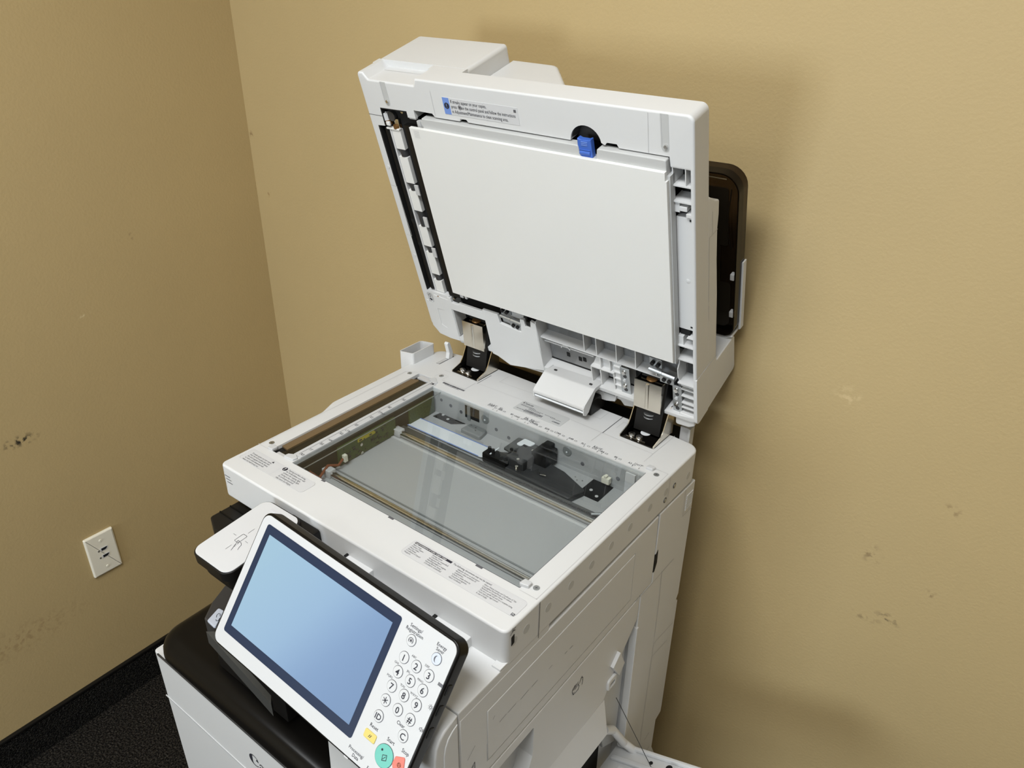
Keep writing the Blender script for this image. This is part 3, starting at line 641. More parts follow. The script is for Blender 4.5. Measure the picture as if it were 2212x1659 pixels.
# instruction labels on the front edge
def frame_line(x0, x1, y0, y1, nm='label_border'):
    p = rect(x0, x1, y0, y1, .006, 5); P(nm, 'ink_soft', scan, lambda bm: strokes(bm, [p+[p[0]]], .0004, .0004))
pr('instruction_label', 'label_pale', scan, rect(-.0785, .0745, -.3652, -.3355, .006), 0, .0002)
frame_line(-.0785, .0745, -.3652, -.3355)
P('label_divider', 'ink_soft', scan, lambda bm: strokes(bm, [[(-.0010, -.3365), (-.0010, -.3645)]], .0005, .0004))
text('If streaks appear on your copies,\nclean the narrow glass plate with\nthe cloth supplied with the device,\nor with a cloth dampened with\nwater and well wrung out.', scan, (-.0700, -.3455, .0004), .0048, 'ink_grey', line=.96, sx=.76)
P('warning_triangle', 'ink', scan, lambda bm: quad(bm, (-.0245, -.3405, .0004), (-.0205, -.3405, .0004), (-.0225, -.3370, .0004), (-.0225, -.3370, .0004)) if False else bm.faces.new([bm.verts.new(q) for q in ((-.0250, -.3420, .0004), (-.0200, -.3420, .0004), (-.0225, -.3380, .0004))]))
text('Opening and then closing\nthe feeder/platen cover will\nactivate the copying light.\nStaring at the copying light\nfor prolonged periods\nmay cause eye fatigue.', scan, (.0124, -.3400, .0004), .0048, 'ink_grey', line=.98, sx=.82)
P('notice_dot', 'ink', scan, lambda bm: cyl(bm, (.0065, -.3405, .0001), (.0065, -.3405, .0005), .0043, seg=24))
P('notice_mark', 'ink_white', scan, lambda bm: strokes(bm, [[(.0065, -.3375), (.0065, -.3410)], [(.0065, -.3428), (.0065, -.3434)]], .0011, .0007))
pr('legal_label', 'label_pale', scan, rect(.2800, .4710, -.3672, -.3362, .006), 0, .0002)
frame_line(.2800, .4710, -.3672, -.3362)
bx('title_bar', 'ink', scan, .2840, .3490, -.3424, -.3386, .0002, .0004)
text('Legal Limitations of Color Copier Usage', scan, (.2850, -.3418, .0006), .0042, 'ink_white', sx=.80)
text('The following documents may not be copied:', scan, (.3520, -.3418, .0004), .0042, 'ink', sx=.84)
bl_ = '\u2022'
for x, body_ in ((.2840, '%sPaper money\n%sTravelers Cheques\n%sMoney Orders\n%sFood Stamps\n%sCertificates of Deposit\n%sPassports'), (.3188, '%sPostage Stamps\n  (Cancelled or uncancelled)\n%sImmigration Papers\n%sIdentifying badges or insignias\n%sInternal Revenue Stamps\n  (Cancelled or uncancelled)'), (.3628, '%sSelective Service or draft papers\n%sBonds or other certificates of\n  indebtedness\n%sChecks or drafts drawn by\n  Governmental agencies\n%sStock Certificates'), (.4075, '%sMotor Vehicle Licenses and Certificates of Title\n%sCopyrighted Works/Works of Art without\n  Permission of Copyright Owner\n  This list is a guide only and not a complete listing.\n  Check with your legal counsel\n  in case of doubt.')):
    text(body_.replace('%s', bl_), scan, (x, -.3462, .0004), .0037, 'ink_grey', line=.93, sx=.70 if x > .4 else .74)
P('label_stamp', 'ink_grey', scan, lambda bm: strokes(bm, [[(.4655, -.3655), (.4695, -.3655), (.4695, -.3620), (.4655, -.3620), (.4655, -.3655)], [(.4665, -.3640), (.4675, -.3648), (.469, -.3628)]], .0008, .0005))
for (x0, x1) in ((.0720, .0800), (.2150, .2250), (.3760, .3870)):
    bx('edge_notch', 'ink_grey', scan, x0, x1, -.3255, -.3225, -.002, .0003)
# lever at the rear left, in its slot
bx('lever_slot', 'ink_grey', scan, -.0610, -.0520, .0735, .1170, -.001, .0003)
bx('slot_floor', 'light_grey', scan, -.0605, -.0535, .0740, .1000, .0002, .0006)
P('lever', 'white', scan, lambda bm: prism(bm, rnd([(.1000, .0000), (.1130, .0000), (.1140, .0120), (.1060, .0345), (.1010, .0370), (.0975, .0340), (.1030, .0130)], .0015), -.0600, -.0520, f=FX, r=.001), wn=True)
# paper-clip cup hung on the left edge
cup_o = rnd([(-.1210, .0330), (-.0905, .0410), (-.0905, .1030), (-.1210, .0950)], [.004, .005, .004, .008], 5)
cup_i = inset(cup_o, .0018)
cup = at_machine(pr('clip_cup', 'white', copier, cup_o, -.0330, .0232, holes=[cup_i]))
pr('cup_floor', 'grey_plastic', cup, cup_i, -.0330, -.0290)
def clips(bm):
    for k in range(26):
        x, y = random.uniform(-.114, -.096), random.uniform(.046, .085); a = random.uniform(0, 3.1)
        tube(bm, [(x, y, -.026+.0007*k), (x+.009*math.cos(a), y+.009*math.sin(a), -.026+.0007*k)], .0006, 5)
P('paper_clips', 'zinc', cup, clips, kind='stuff')

# ------------------------------------------------------------------ hinges
def hinge(x0, label):
    x1 = x0+.0640
    h = at_machine(pr('lid_hinge', 'dark_steel', copier, rnd([(x0, .0660), (x1, .0650), (x1, .1300), (x0, .1300)], .003), .0003, .0022, r=.0005)); h['label'] = label
    fl = [(.0650, .0005), (.0650, .0045), (.0720, .0065), (.0890, .0110), (.0960, .0200), (.1090, .0480), (.1150, .0560), (.1300, .0560), (.1300, .0005)]
    for xa in (x0, x1-.0015):
        pr('flange', 'nickel', h, fl, xa, xa+.0015, f=FX)
    for (dx, y) in ((.0165, .0778), (.0310, .0768), (.0300, .1085)):
        P('bolt', 'chrome', h, lambda bm: (cyl(bm, (x0+dx, y, .002), (x0+dx, y, .0062), .0062, .0055, seg=22), cyl(bm, (x0+dx, y, .006), (x0+dx, y, .0066), .0030, seg=12)), wn=True)
    P('bolt_hole', 'light_strip', h, lambda bm: cyl(bm, (x0+.031, .0985, .0018), (x0+.031, .0985, .0026), .0085, seg=26))
    bx('washer_plate', 'nickel', h, x0+.010, x0+.045, .0700, .0715, .002, .0034)
    P('arm', 'black', h, lambda bm: prism(bm, [(.0980, .0040), (.1260, .0040), (.1400, .060), (.1380, .105), (.1100, .105), (.1030, .045)], x0+.008, x1-.008, f=FX), wn=False)
    P('spring', 'zinc', h, lambda bm: [bmesh.ops.create_circle(bm, segments=1, radius=0)] and cyl(bm, (x0+.031, .1000, .028), (x0+.031, .1010, .046), .0120, seg=22) if False else [cyl(bm, (x0+.031, .1080, .030+.006*k), (x0+.031, .1080, .032+.006*k), .0110, seg=22) for k in range(2)])
    tilt = Matrix.Translation((0, .0985, .046)) @ Matrix.Rotation(math.radians(6), 4, 'X')
    def sleeve(bm):
        prism(bm, rnd([(x0+.0035, 0), (x0+.0530, 0), (x0+.0530, .0300), (x0+.0515, .0300), (x0+.0515, .0016), (x0+.0050, .0016), (x0+.0050, .0300), (x0+.0035, .0300)], 0), 0, .0530)
        prism(bm, [(x0+.0135, -.0016), (x0+.0225, -.0016), (x0+.0225, 0), (x0+.0135, 0)], .004, .049) if False else None
        bmesh.ops.transform(bm, matrix=tilt, verts=bm.verts)
    P('sleeve', 'nickel', h, sleeve)
    P('sleeve_rib', 'nickel', h, lambda bm: (cyl(bm, (x0+.0275, .0012, .004), (x0+.0275, .0012, .050), .0035, seg=16), bmesh.ops.transform(bm, matrix=tilt, verts=bm.verts)))
    P('sleeve_inside', 'void', h, lambda bm: (box(bm, x0+.0052, x0+.0512, .0030, .0280, .001, .0525), bmesh.ops.transform(bm, matrix=tilt, verts=bm.verts)))
    P('cap_plate', 'dark_steel', h, lambda bm: (prism(bm, rnd([(x0+.0050, .0016), (x0+.0515, .0016), (x0+.0515, .0240), (x0+.0050, .0240)], .002), .0500, .0526), bmesh.ops.transform(bm, matrix=tilt, verts=bm.verts)))
    P('cap_spring', 'brass', h, lambda bm: (cyl(bm, (x0+.028, .015, .0515), (x0+.028, .015, .0545), .0100, .0090, seg=20), bmesh.ops.transform(bm, matrix=tilt, verts=bm.verts)))
    P('pin', 'nickel', h, lambda bm: (cyl(bm, (x0+.006, .0200, .0600), (x0+.0505, .0200, .0600), .0025, seg=14), bmesh.ops.transform(bm, matrix=tilt, verts=bm.verts)))
    return h
hinge(-.0120, 'left lid hinge with a nickel sleeve')
hinge(.3590, 'right lid hinge with a nickel sleeve')

# ------------------------------------------------------------------ raised feeder lid (local: x right, y up the lid, z out of the underside)
lid_phi, lid_rho = -.3013, -.0093
d_ = Vector((0, math.sin(lid_phi), math.cos(lid_phi))); n_ = Vector((0, -math.cos(lid_phi), math.sin(lid_phi))); a0 = Vector((1, 0, 0))
a_ = a0*math.cos(lid_rho)+d_*math.sin(lid_rho); b_ = -a0*math.sin(lid_rho)+d_*math.cos(lid_rho)
lo_ = Vector((.00001, .10939, .00195))+MO
ARC = arc(.3170, .5030, .0240, 8, 172, 14)
lid_out = rnd([(-.0985, .5590), (-.0860, .5590), (-.0770, .5485), (.0205, .5485), (.0245, .5590), (.4720, .5590), (.4720, .0440), (-.0515, .0398), (-.0793, .0428), (-.0970, .0650)], [.008, 0, .004, .003, 0, .009, .012, 0, .01, .012], 6)
hole_ = [(-.0815, .1480), (-.0830, .4740), (-.0670, .4750), (-.0670, .5050), (-.0090, .5060), (-.0090, .4960), (.0075, .4965), (.0075, .5095), (.0455, .5090), (.0500, .5037), (.0990, .5040), (.1005, .5078), (.1120, .5078), (.1150, .5042), (.2925, .5035)]
hole_ += [p for p in ARC[::-1]] + [(.3460, .5040), (.3490, .5080), (.3640, .5080), (.3670, .5030), (.4385, .5030), (.4395, .4905), (.4668, .4905), (.4668, .0560), (.4400, .0520), (-.0270, .0520), (-.0270, .1480)]
lid = pr('feeder_lid', 'white', copier, lid_out, -.0500, -.0120, r=.0030, holes=[hole_], seg=3)
lid.matrix_basis = Matrix(((a_.x, b_.x, n_.x, lo_.x), (a_.y, b_.y, n_.y, lo_.y), (a_.z, b_.z, n_.z, lo_.z), (0, 0, 0, 1)))
bx('inner_frame', 'void', lid, -.094, .4690, .0460, .5450, -.0490, -.0400)
# feeder hump, tray support and hinge housing on the back of the lid
pr('feeder_neck', 'white', lid, [(-.0975, .30), (-.0975, .5588), (-.0880, .5588), (-.0800, .5485), (.0140, .5485), (.0200, .5588), (.0860, .5588), (.0860, .30)], -.0640, -.0490)
pr('feeder_hump', 'white', lid, rnd([(-.0975, .100), (.0870, .100), (.0870, .5590), (-.0975, .5590)], .006), -.0630, -.1610, r=.0045)
pr('tray_support', 'white', lid, rnd([(.0855, -.0490), (.2560, -.0490), (.2280, -.1050), (.1720, -.1660), (.0855, -.1690)], [0, .01, .03, .02, 0], 6), .150, .5320, f=lambda x, z, y: (x, y, z), r=.006)
pr('output_wing', 'white', lid, rnd([(.1405, -.0485), (.4355, -.0485), (.4180, -.0700), (.4130, -.0815), (.3920, -.0810), (.3706, -.0772), (.3200, -.0765), (.2603, -.0790), (.1405, -.0780)], [0, .003, .004, .004, 0, 0, 0, 0, 0]), .2000, .4722, f=FX, r=.002)
pr('hinge_housing', 'white', lid, rnd([(.1415, -.0480), (.0470, -.0480), (.0600, -.1480), (.1325, -.1440), (.1300, -.0805), (.1415, -.0780)], [0, 0, .008, .005, 0, 0]), -.0930, .4725, f=FX, r=.002)
pr('housing_cheek', 'white', lid, rnd([(.1410, -.0118), (.0425, -.0118), (.0470, -.0500), (.1410, -.0500)], [.001, .008, 0, 0]), .4680, .4728, f=FX, r=.0008)
P('seam', 'light_grey', lid, lambda bm: strokes(bm, [[(.1418, -.0125), (.1412, -.0785)]], .0009, 0, lambda a, b, c: (.4729, a, b)))
P('seam', 'light_grey', lid, lambda bm: strokes(bm, [[(.4053, -.0613), (.3709, -.0618)], [(.3700, -.0515), (.3700, -.0765)], [(.3700, -.0520), (.2627, -.0516)], [(.2560, -.0518), (.2294, -.0519)]], .0012, 0, lambda a, b, c: (.4724, a, b)))
# smoke-coloured document tray behind the lid
tr_o = rnd([(.2600, .1320), (.4770, .1400), (.4795, .4240), (.2600, .4180)], [.01, .020, .028, .01], 7)
pr('document_tray', 'smoke', lid, tr_o, -.1560, -.1280, holes=[inset(tr_o, .0022)], wn=False)
pr('document_tray_plate', 'smoke', lid, inset(tr_o, .0005), -.1430, -.1405, wn=False)
pr('tray_inner_panel', 'smoke_dark', lid, rnd([(.2650, .3010), (.4600, .3010), (.4590, .3950), (.2650, .3930)], .004), -.1400, -.1380)
pr('tray_inner_panel', 'smoke_dark', lid, rnd([(.2650, .1440), (.4650, .1500), (.4655, .2350), (.2650, .2350)], [.004, .015, .004, .004]), -.1400, -.1380)
pr('tray_inner_panel', 'smoke_dark', lid, rnd([(.2650, .2350), (.4480, .2350), (.4480, .3010), (.2650, .3010)], .002), -.1395, -.1380)
P('tray_guide', 'smoke_dark', lid, lambda bm: tube(bm, [(.4640, .3960, -.137), (.4610, .3550, -.134), (.4610, .3300, -.134), (.4655, .2970, -.137)], .0009, 6))
P('tray_ridge', 'chrome', lid, lambda bm: box(bm, .30, .4560, .4085, .4105, -.1395, -.1375, .0005))
pr('tray_edge', 'white', lid, rnd([(.4755, .1400), (.4800, .1440), (.4810, .2740), (.4765, .2690)], .002), -.1580, -.1480, r=.001)
pr('tray_edge', 'white', lid, rnd([(.30, .1270), (.4600, .1300), (.4750, .1380), (.4720, .1405), (.4560, .1345), (.30, .1310)], .001), -.1570, -.1300, r=.001)
for v in (.2500, .1800): bx('tray_clip', 'light_grey', lid, .4690, .4755, v, v+.0105, -.1360, -.1270, .001)
# front strip details
def slot(u, v0, v1):
    pr('screw_slot', 'grey_plastic', lid, rnd([(u-.0052, v0), (u+.0052, v0), (u+.0052, v1), (u-.0062, v1)], [.005, .005, .001, .001]), -.0160, -.0117)
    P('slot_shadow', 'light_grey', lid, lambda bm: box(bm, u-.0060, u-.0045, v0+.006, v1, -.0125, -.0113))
    P('screw', 'chrome', lid, lambda bm: cyl(bm, (u+.0010, v0+.0075, -.013), (u+.0010, v0+.0075, -.0092), .0030, .0024, seg=16), wn=True)
slot(-.0455, .5105, .5475); slot(.4335, .5085, .5570)
def ljoint(pts, w=.0008, z=-.01175, m='light_grey'): return P('seam', m, lid, lambda bm: strokes(bm, [pts], w, z))
ljoint([(-.0970, .4912), (-.0670, .4912)], .0009, m='ink_grey'); ljoint([(.0520, .5440), (.0512, .5045)]); ljoint([(.4112, .5560), (.4096, .5040)])
ljoint([(-.0955, .3650), (-.0810, .3640)], .0012, m='white_gloss'); ljoint([(-.0815, .3640), (-.0795, .2670), (-.0930, .2670)], .0006)
for v in (.400, .2240): P('moulded_dot', 'white', lid, lambda bm: cyl(bm, (-.0880, v, -.0130), (-.0880, v, -.0112), .0030, seg=18))
pr('cleaning_label', 'label_pale', lid, rect(.0735, .2105, .5125, .5378), -.0121, -.0116)
bx('label_band', 'blue_print', lid, .0735, .0860, .5127, .5376, -.0117, -.0114)
P('notice_dot', 'ink', lid, lambda bm: cyl(bm, (.0800, .5255, -.0116), (.0800, .5255, -.0112), .0047, seg=24))
P('notice_mark', 'blue_print', lid, lambda bm: strokes(bm, [[(.0800, .5285), (.0800, .5250)], [(.0800, .5232), (.0800, .5226)]], .0010, -.0110))
text('If streaks appear on your copies,\npress      on the control panel and follow the instructions\nin Adjustment/Maintenance to clean scanning area.', lid, (.0885, .5305, -.0113), .0072, 'ink', sx=.70, line=1.02)
P('setting_mark', 'ink', lid, lambda bm: (strokes(bm, [arc(.1050, .5255, .0030, 0, 360, 18)], .0006, -.0112), strokes(bm, [arc(.1050, .5255, .0012, 0, 360, 8)], .0012, -.0112)))
bx('label_stamp', 'ink_grey', lid, .2035, .2075, .5305, .5345, -.0116, -.0113)
# arc recess with the blue release latch
P('latch_recess', 'charcoal', lid, lambda bm: prism(bm, ARC+[(.2930, .4990), (.3410, .4990)][::1], -.0395, -.0300), wn=False)
P('latch_recess_wall', 'bar_grey', lid, lambda bm: [quad(bm, (*ARC[i], -.0150), (*ARC[i+1], -.0150), (ARC[i+1][0]*.9+.0317, ARC[i+1][1]*.9+.0500, -.0300), (ARC[i][0]*.9+.0317, ARC[i][1]*.9+.0500, -.0300)) for i in range(len(ARC)-1)])
pr('release_latch', 'blue', lid, rnd([(.3065, .4825), (.3290, .4825), (.3280, .5115), (.3230, .5095), (.3120, .5095), (.3070, .5115)], .001), -.0140, -.0065, r=.001)
bx('latch_window', 'blue', lid, .3095, .3265, .4955, .4965, -.0066, -.0052, .0003)
for v in (.5068, .5046, .5024): bx('latch_rib', 'blue_print', lid, .3130, .3225, v-.0004, v+.0004, -.0066, -.0058)
P('latch_roller', 'blue', lid, lambda bm: cyl(bm, (.3100, .4915, -.0080), (.3260, .4915, -.0080), .0035, seg=16))
bx('latch_foot', 'blue', lid, .3075, .3285, .4830, .4862, -.0066, -.0046, .0004)
# pressure sheet on its grey holder
ho = [(.0265, .1690), (.4420, .1690), (.4370, .5010), (.3370, .5010), (.3350, .4860), (.3100, .4860), (.3080, .5015), (.0265, .5015)]
pr('sheet_holder', 'grey_plastic', lid, rnd(ho, [0, 0, .002, .003, .003, .003, .003, 0]), -.0180, -.0052, r=.0015)
pr('sheet_backing', 'grey_plastic', lid, rect(.0045, .4420, .1690, .4800), -.0178, -.0055)
pr('pressure_sheet', 'sheet', lid, [(.0005, .1735), (.4400, .1735), (.4400, .4748), (.4374, .4748), (.4374, .4866), (.0005, .4866)], -.0055, 0, r=.0006)
P('sheet_fold', 'light_grey', lid, lambda bm: [strokes(bm, [[(.0090, .4830-k*.0014), (.0200, .4830-k*.0014)]], .0004, .0001) for k in range(9)])
# feeder strip: black bed, dark guide, white rollers cover
bx('strip_bed', 'void', lid, -.0830, .0005, .1480, .5040, -.0310, -.0240)
bx('strip_wall', 'black', lid, -.0270, -.0020, .1500, .4800, -.0240, -.0150)
bx('darkening_liner', 'void', lid, -.0835, -.0800, .1490, .4735, -.0310, -.0122)  # black sheets added to darken the lit white walls beside the strip
bx('darkening_liner', 'void', lid, -.0668, -.0655, .4760, .5045, -.0310, -.0122)
bx('darkening_liner', 'void', lid, -.0668, .0060, .5035, .5048, -.0310, -.0122)
P('dark_roller', 'black', lid, lambda bm: cyl(bm, (-.0700, .1520, -.0210), (-.0700, .4700, -.0210), .0062, seg=20))
for v in (.2480, .2960): P('roller_gap', 'void', lid, lambda bm: cyl(bm, (-.0700, v, -.0210), (-.0700, v+.0060, -.0210), .0066, seg=20))
bx('white_rail', 'label_pale', lid, -.0635, -.0600, .1490, .4690, -.0240, -.0160)
for (v0, v1) in ((.4345, .4690), (.3735, .4215), (.3205, .3600), (.2490, .2900), (.1885, .2365), (.1490, .1760)):
    bx('guide_segment', 'sheet', lid, -.0600, -.0405, v0, v1, -.0240, -.0165, .0008)
for (v0, v1) in ((.4220, .4340), (.3605, .3730), (.2905, .3200), (.2370, .2485), (.1765, .1880)):
    P('feed_roller', 'charcoal', lid, lambda bm: cyl(bm, (-.0490, v0, -.0230), (-.0490, v1, -.0230), .0075, seg=20))
for (v0, v1) in ((.3560, .3745), (.2940, .3135), (.2320, .2510)):
    bx('grey_pad', 'light_grey', lid, -.0390, -.0300, v0, v1, -.0150, -.0125, .0006)
# small parts at the head of the strip
P('knurled_knob', 'label_pale', lid, lambda bm: prism(bm, [(-.0655+.0062*(1+.05*(k % 2))*math.cos(k*math.pi/18), -.0200+.0062*(1+.05*(k % 2))*math.sin(k*math.pi/18)) for k in range(36)], .4830, .4945, f=lambda x, z, y: (x, y, z)), wn=False)
P('knob_screw', 'chrome', lid, lambda bm: cyl(bm, (-.0655, .4940, -.0200), (-.0655, .4962, -.0200), .0026, seg=14))
P('bushing', 'brass', lid, lambda bm: cyl(bm, (-.0640, .4760, -.0200), (-.0640, .4830, -.0200), .0068, .0060, seg=20))
P('bushing', 'brass', lid, lambda bm: cyl(bm, (-.0480, .4705, -.0210), (-.0480, .4755, -.0210), .0070, seg=20))
bx('bushing_core', 'sheet', lid, -.0640, -.0560, .4755, .4820, -.0160, -.0128, .0008)
P('spring_plate', 'nickel', lid, lambda bm: box(bm, -.0500, -.0400, .4720, .4860, -.0200, -.0180, .0005))
P('motor_gear', 'charcoal', lid, lambda bm: cyl(bm, (-.0530, .4900, -.0260), (-.0530, .4900, -.0170), .0080, seg=24))
P('bracket_screw', 'chrome', lid, lambda bm: cyl(bm, (-.0280, .4995, -.0240), (-.0280, .4995, -.0190), .0028, seg=14))
bx('rail_head', 'sheet', lid, -.0690, -.0400, .4680, .4715, -.0215, -.0145, .001)
for (u, v) in ((.0110, .4880), (.0205, .4895)):
    P('post', 'grey_plastic', lid, lambda bm: (cyl(bm, (u, v-.006, -.0150), (u, v+.004, -.0150), .0045, seg=18)))
P('post_screw', 'chrome', lid, lambda bm: cyl(bm, (.0205, .4925, -.0150), (.0205, .4945, -.0150), .0022, seg=12))
bx('post_bridge', 'grey_plastic', lid, .0110, .0205, .4850, .4905, -.0170, -.0140, .001)
bx('hanging_tab', 'label_pale', lid, -.0085, .0060, .4930, .5070, -.0190, -.0135, .001)
# small parts at the foot of the strip
P('bushing', 'brass', lid, lambda bm: cyl(bm, (-.0500, .1400, -.0190), (-.0500, .1470, -.0190), .0070, seg=20))
bx('rail_foot', 'sheet', lid, -.0640, -.0400, .1425, .1455, -.0200, -.0130, .0008)
P('brass_contact', 'brass', lid, lambda bm: tube(bm, [(-.062, .1385, -.0140), (-.056, .1405, -.0120), (-.048, .1380, -.0130)], .0012, 6))
for (u, w_) in ((-.0030, .0090), (.0090, .0060)): bx('white_plug', 'label_pale', lid, u, u+w_, .1500, .1600, -.0260, -.0170, .0015)
P('foot_screw', 'chrome', lid, lambda bm: cyl(bm, (-.0180, .1440, -.0240), (-.0180, .1440, -.0150), .0025, seg=14))
# lower left cover of the hinge area
pan = [(-.0900, .1230), (-.0700, .1230), (-.0660, .1415), (-.0500, .1405), (-.0315, .1395), (-.0310, .1460), (-.0230, .1465), (-.0225, .1360), (-.0060, .1350), (-.0055, .1390), (.0520, .1385), (.0524, .1435), (.0875, .1437), (.0881, .1396), (.0896, .1249), (.1362, .1200), (.1384, .1500), (.1470, .1510), (.1485, .1370), (.1595, .1374), (.1615, .1530), (.1726, .1500), (.1710, .1034), (.1743, .0435), (.0925, .0257), (.0653, .0383), (.0535, .0400), (.0535, .1190), (-.0280, .1185), (-.0275, .0415), (-.0516, .0400), (-.0793, .0430), (-.0930, .0600)]
tri = [(-.0655, .1096), (-.0503, .1104), (-.0531, .0646), (-.0666, .0704)]
pr('hinge_cover', 'white', lid, pan, -.0165, -.0112, r=.0008, holes=[tri])
pr('dimple_floor', 'grey_plastic', lid, [(-.0675, .1110), (-.049, .1115), (-.052, .0630), (-.068, .0690)], -.0340, -.0300)
bx('hinge_well', 'void', lid, -.0275, .0530, .0530, .1180, -.0470, -.0400)
bx('hinge_well_wall', 'grey_plastic', lid, -.0278, -.0250, .0540, .1185, -.0400, -.0130)
P('cover_lip', 'white', lid, lambda bm: box(bm, -.0400, -.0180, .0260, .0400, -.0400, -.0200, .004), wn=True)
P('cover_lip', 'white', lid, lambda bm: tube(bm, [(.0540, .0385, -.018), (.0640, .0385, -.018), (.0700, .0350, -.018), (.0900, .0270, -.018), (.1720, .0330, -.018)], .0022, 8))
P('hinge_mark', 'ink', lid, lambda bm: (strokes(bm, [rect(-.0830, -.0705, .1225, .1420, .003)+[(-.0830+.003, .1225)]], .0005, -.0110), strokes(bm, [arc(-.0770, .1370, .0030, 0, 360, 10)], .0009, -.0110), strokes(bm, [[(-.0775, .1290), (-.0750, .1270)]], .0040, -.0110)))
def knuckle(u, v, tilt=.12):
    P('hinge_leaf', 'zinc', lid, lambda bm: (box(bm, u-.001, u+.020, v+.006, v+.024, -.0200, -.0175, .0006), box(bm, u+.018, u+.042, v-.018, v-.002, -.0165, -.0140, .0006)), wn=True)
    P('hinge_pin', 'zinc', lid, lambda bm: cyl(bm, (u, v+.0035, -.0135), (u+.0225, v+.0015, -.0135), .0036, seg=16))
    P('hinge_pin', 'zinc', lid, lambda bm: cyl(bm, (u+.0230, v+.0012, -.0135), (u+.0450, v-.0005, -.0135), .0040, seg=16))
    for (du, dv) in ((.006, .0165), (.0155, .0150), (.0255, -.0105), (.0345, -.0115)):
        P('hinge_screw', 'black', lid, lambda bm: cyl(bm, (u+du, v+dv, -.0180), (u+du, v+dv, -.0115), .0034, seg=14))
knuckle(.0935, .1390); knuckle(.3900, .1300)
bx('knuckle_well', 'grey_plastic', lid, .0890, .1400, .1180, .1520, -.0300, -.0210)
bx('black_boss', 'black', lid, .1500, .1590, .1385, .1480, -.0250, -.0130, .001)
# ribbed lower middle
bx('recess_wall', 'white', lid, .1715, .4440, .0560, .1700, -.0470, -.0400)
pr('rib_shelf', 'white', lid, [(.1715, .1165), (.4300, .1140), (.4300, .1158), (.1715, .1185)], -.0450, -.0185)
bx('shelf_under', 'white', lid, .1745, .2760, .1040, .1062, -.0450, -.0250)
for u in (.2634, .2877, .3260, .3617, .3990): pr('rib', 'white', lid, [(.1170, -.0450), (.1170, -.0190), (.1290, -.0190), (.1700, -.0220), (.1700, -.0450)], u-.0008, u+.0008, f=FX)
pr('rib', 'white', lid, [(.0440, -.0450), (.0440, -.0125), (.1540, -.0125), (.1540, -.0450)], .1705, .1725, f=FX)
P('cable_arch', 'white', lid, lambda bm: tube(bm, [(.2010+.0, .1040, -.0240), (.2080, .1040, -.0240)] and [(.2195+.009*math.cos(math.radians(a)), .1010+.009*math.sin(math.radians(a)), -.0240) for a in range(10, 171, 20)], .0010, 6))
bx('cable_hole', 'void', lid, .2205, .2270, .0985, .1065, -.0405, -.0395)
for (u, v) in ((.2080, .0700), (.2330, .0690), (.2420, .0710)): bx('slot_hole', 'void', lid, u, u+.0065, v, v+.0090, -.0405, -.0392)
def ribbox(bm):
    for u in (.2730, .2915, .3175): box(bm, u-.0009, u+.0009, .0330, .0890, -.0440, -.0185)
    for v in (.0340, .0880): box(bm, .2730, .3180, v-.0009, v+.0009, -.0440, -.0185)
    box(bm, .2730, .3180, .0330, .0890, -.0450, -.0430)
P('rib_box', 'white', lid, ribbox)
pr('rib_box_roof', 'white', lid, [(.2730, .0885), (.3180, .0885), (.3185, .1060), (.2800, .1060)], -.0450, -.0270)
pr('rib_box_foot', 'white', lid, [(.2735, .0335), (.3180, .0335), (.3140, .0210), (.2960, .0155), (.2740, .0145)], -.0440, -.0190, r=.001)
for u in (.2915, .3100): bx('rib', 'white', lid, u-.0008, u+.0008, .0900, .1160, -.0450, -.0210)
P('hook', 'white', lid, lambda bm: prism(bm, [(.2960, .0165), (.3120, .0255), (.3220, .0235), (.3290, .0130), (.3480, .0180), (.3490, .0450), (.3180, .0480)], -.0400, -.0240, r=.002), wn=True)
def plate(u0, u1, v0, v1):
    pr('screw_plate', 'zinc', lid, rect(u0, u1, v0, v1, .0015), -.0215, -.0195, r=.0005)
    um = (u0+u1)/2-.001
    for v in (v1-.0095, v0+.0170):
        P('screw', 'chrome', lid, lambda bm: (cyl(bm, (um, v, -.0200), (um, v, -.0165), .0042, .0034, seg=18), cyl(bm, (um, v, -.0170), (um, v, -.0160), .0018, seg=8)), wn=True)
        P('screw_hole', 'charcoal', lid, lambda bm: cyl(bm, (um+.0012, v-.0085, -.0200), (um+.0012, v-.0085, -.0190), .0034, seg=16))
    P('locating_peg', 'white_gloss', lid, lambda bm: cyl(bm, (um, (v0+v1)/2+.002, -.0200), (um, (v0+v1)/2+.002, -.0175), .0028, seg=14))
plate(.3300, .3480, .0515, .1080); plate(.4265, .4420, .0510, .1085)
bx('plate_mount', 'white', lid, .3190, .3320, .0480, .1130, -.0440, -.0220); bx('hinge_well', 'void', lid, .3485, .4260, .0530, .1130, -.0420, -.0390)
for v in (.1060, .0930, .0790, .0640): bx('plate_rib', 'white', lid, .3185, .3310, v-.0008, v+.0008, -.0220, -.0185)
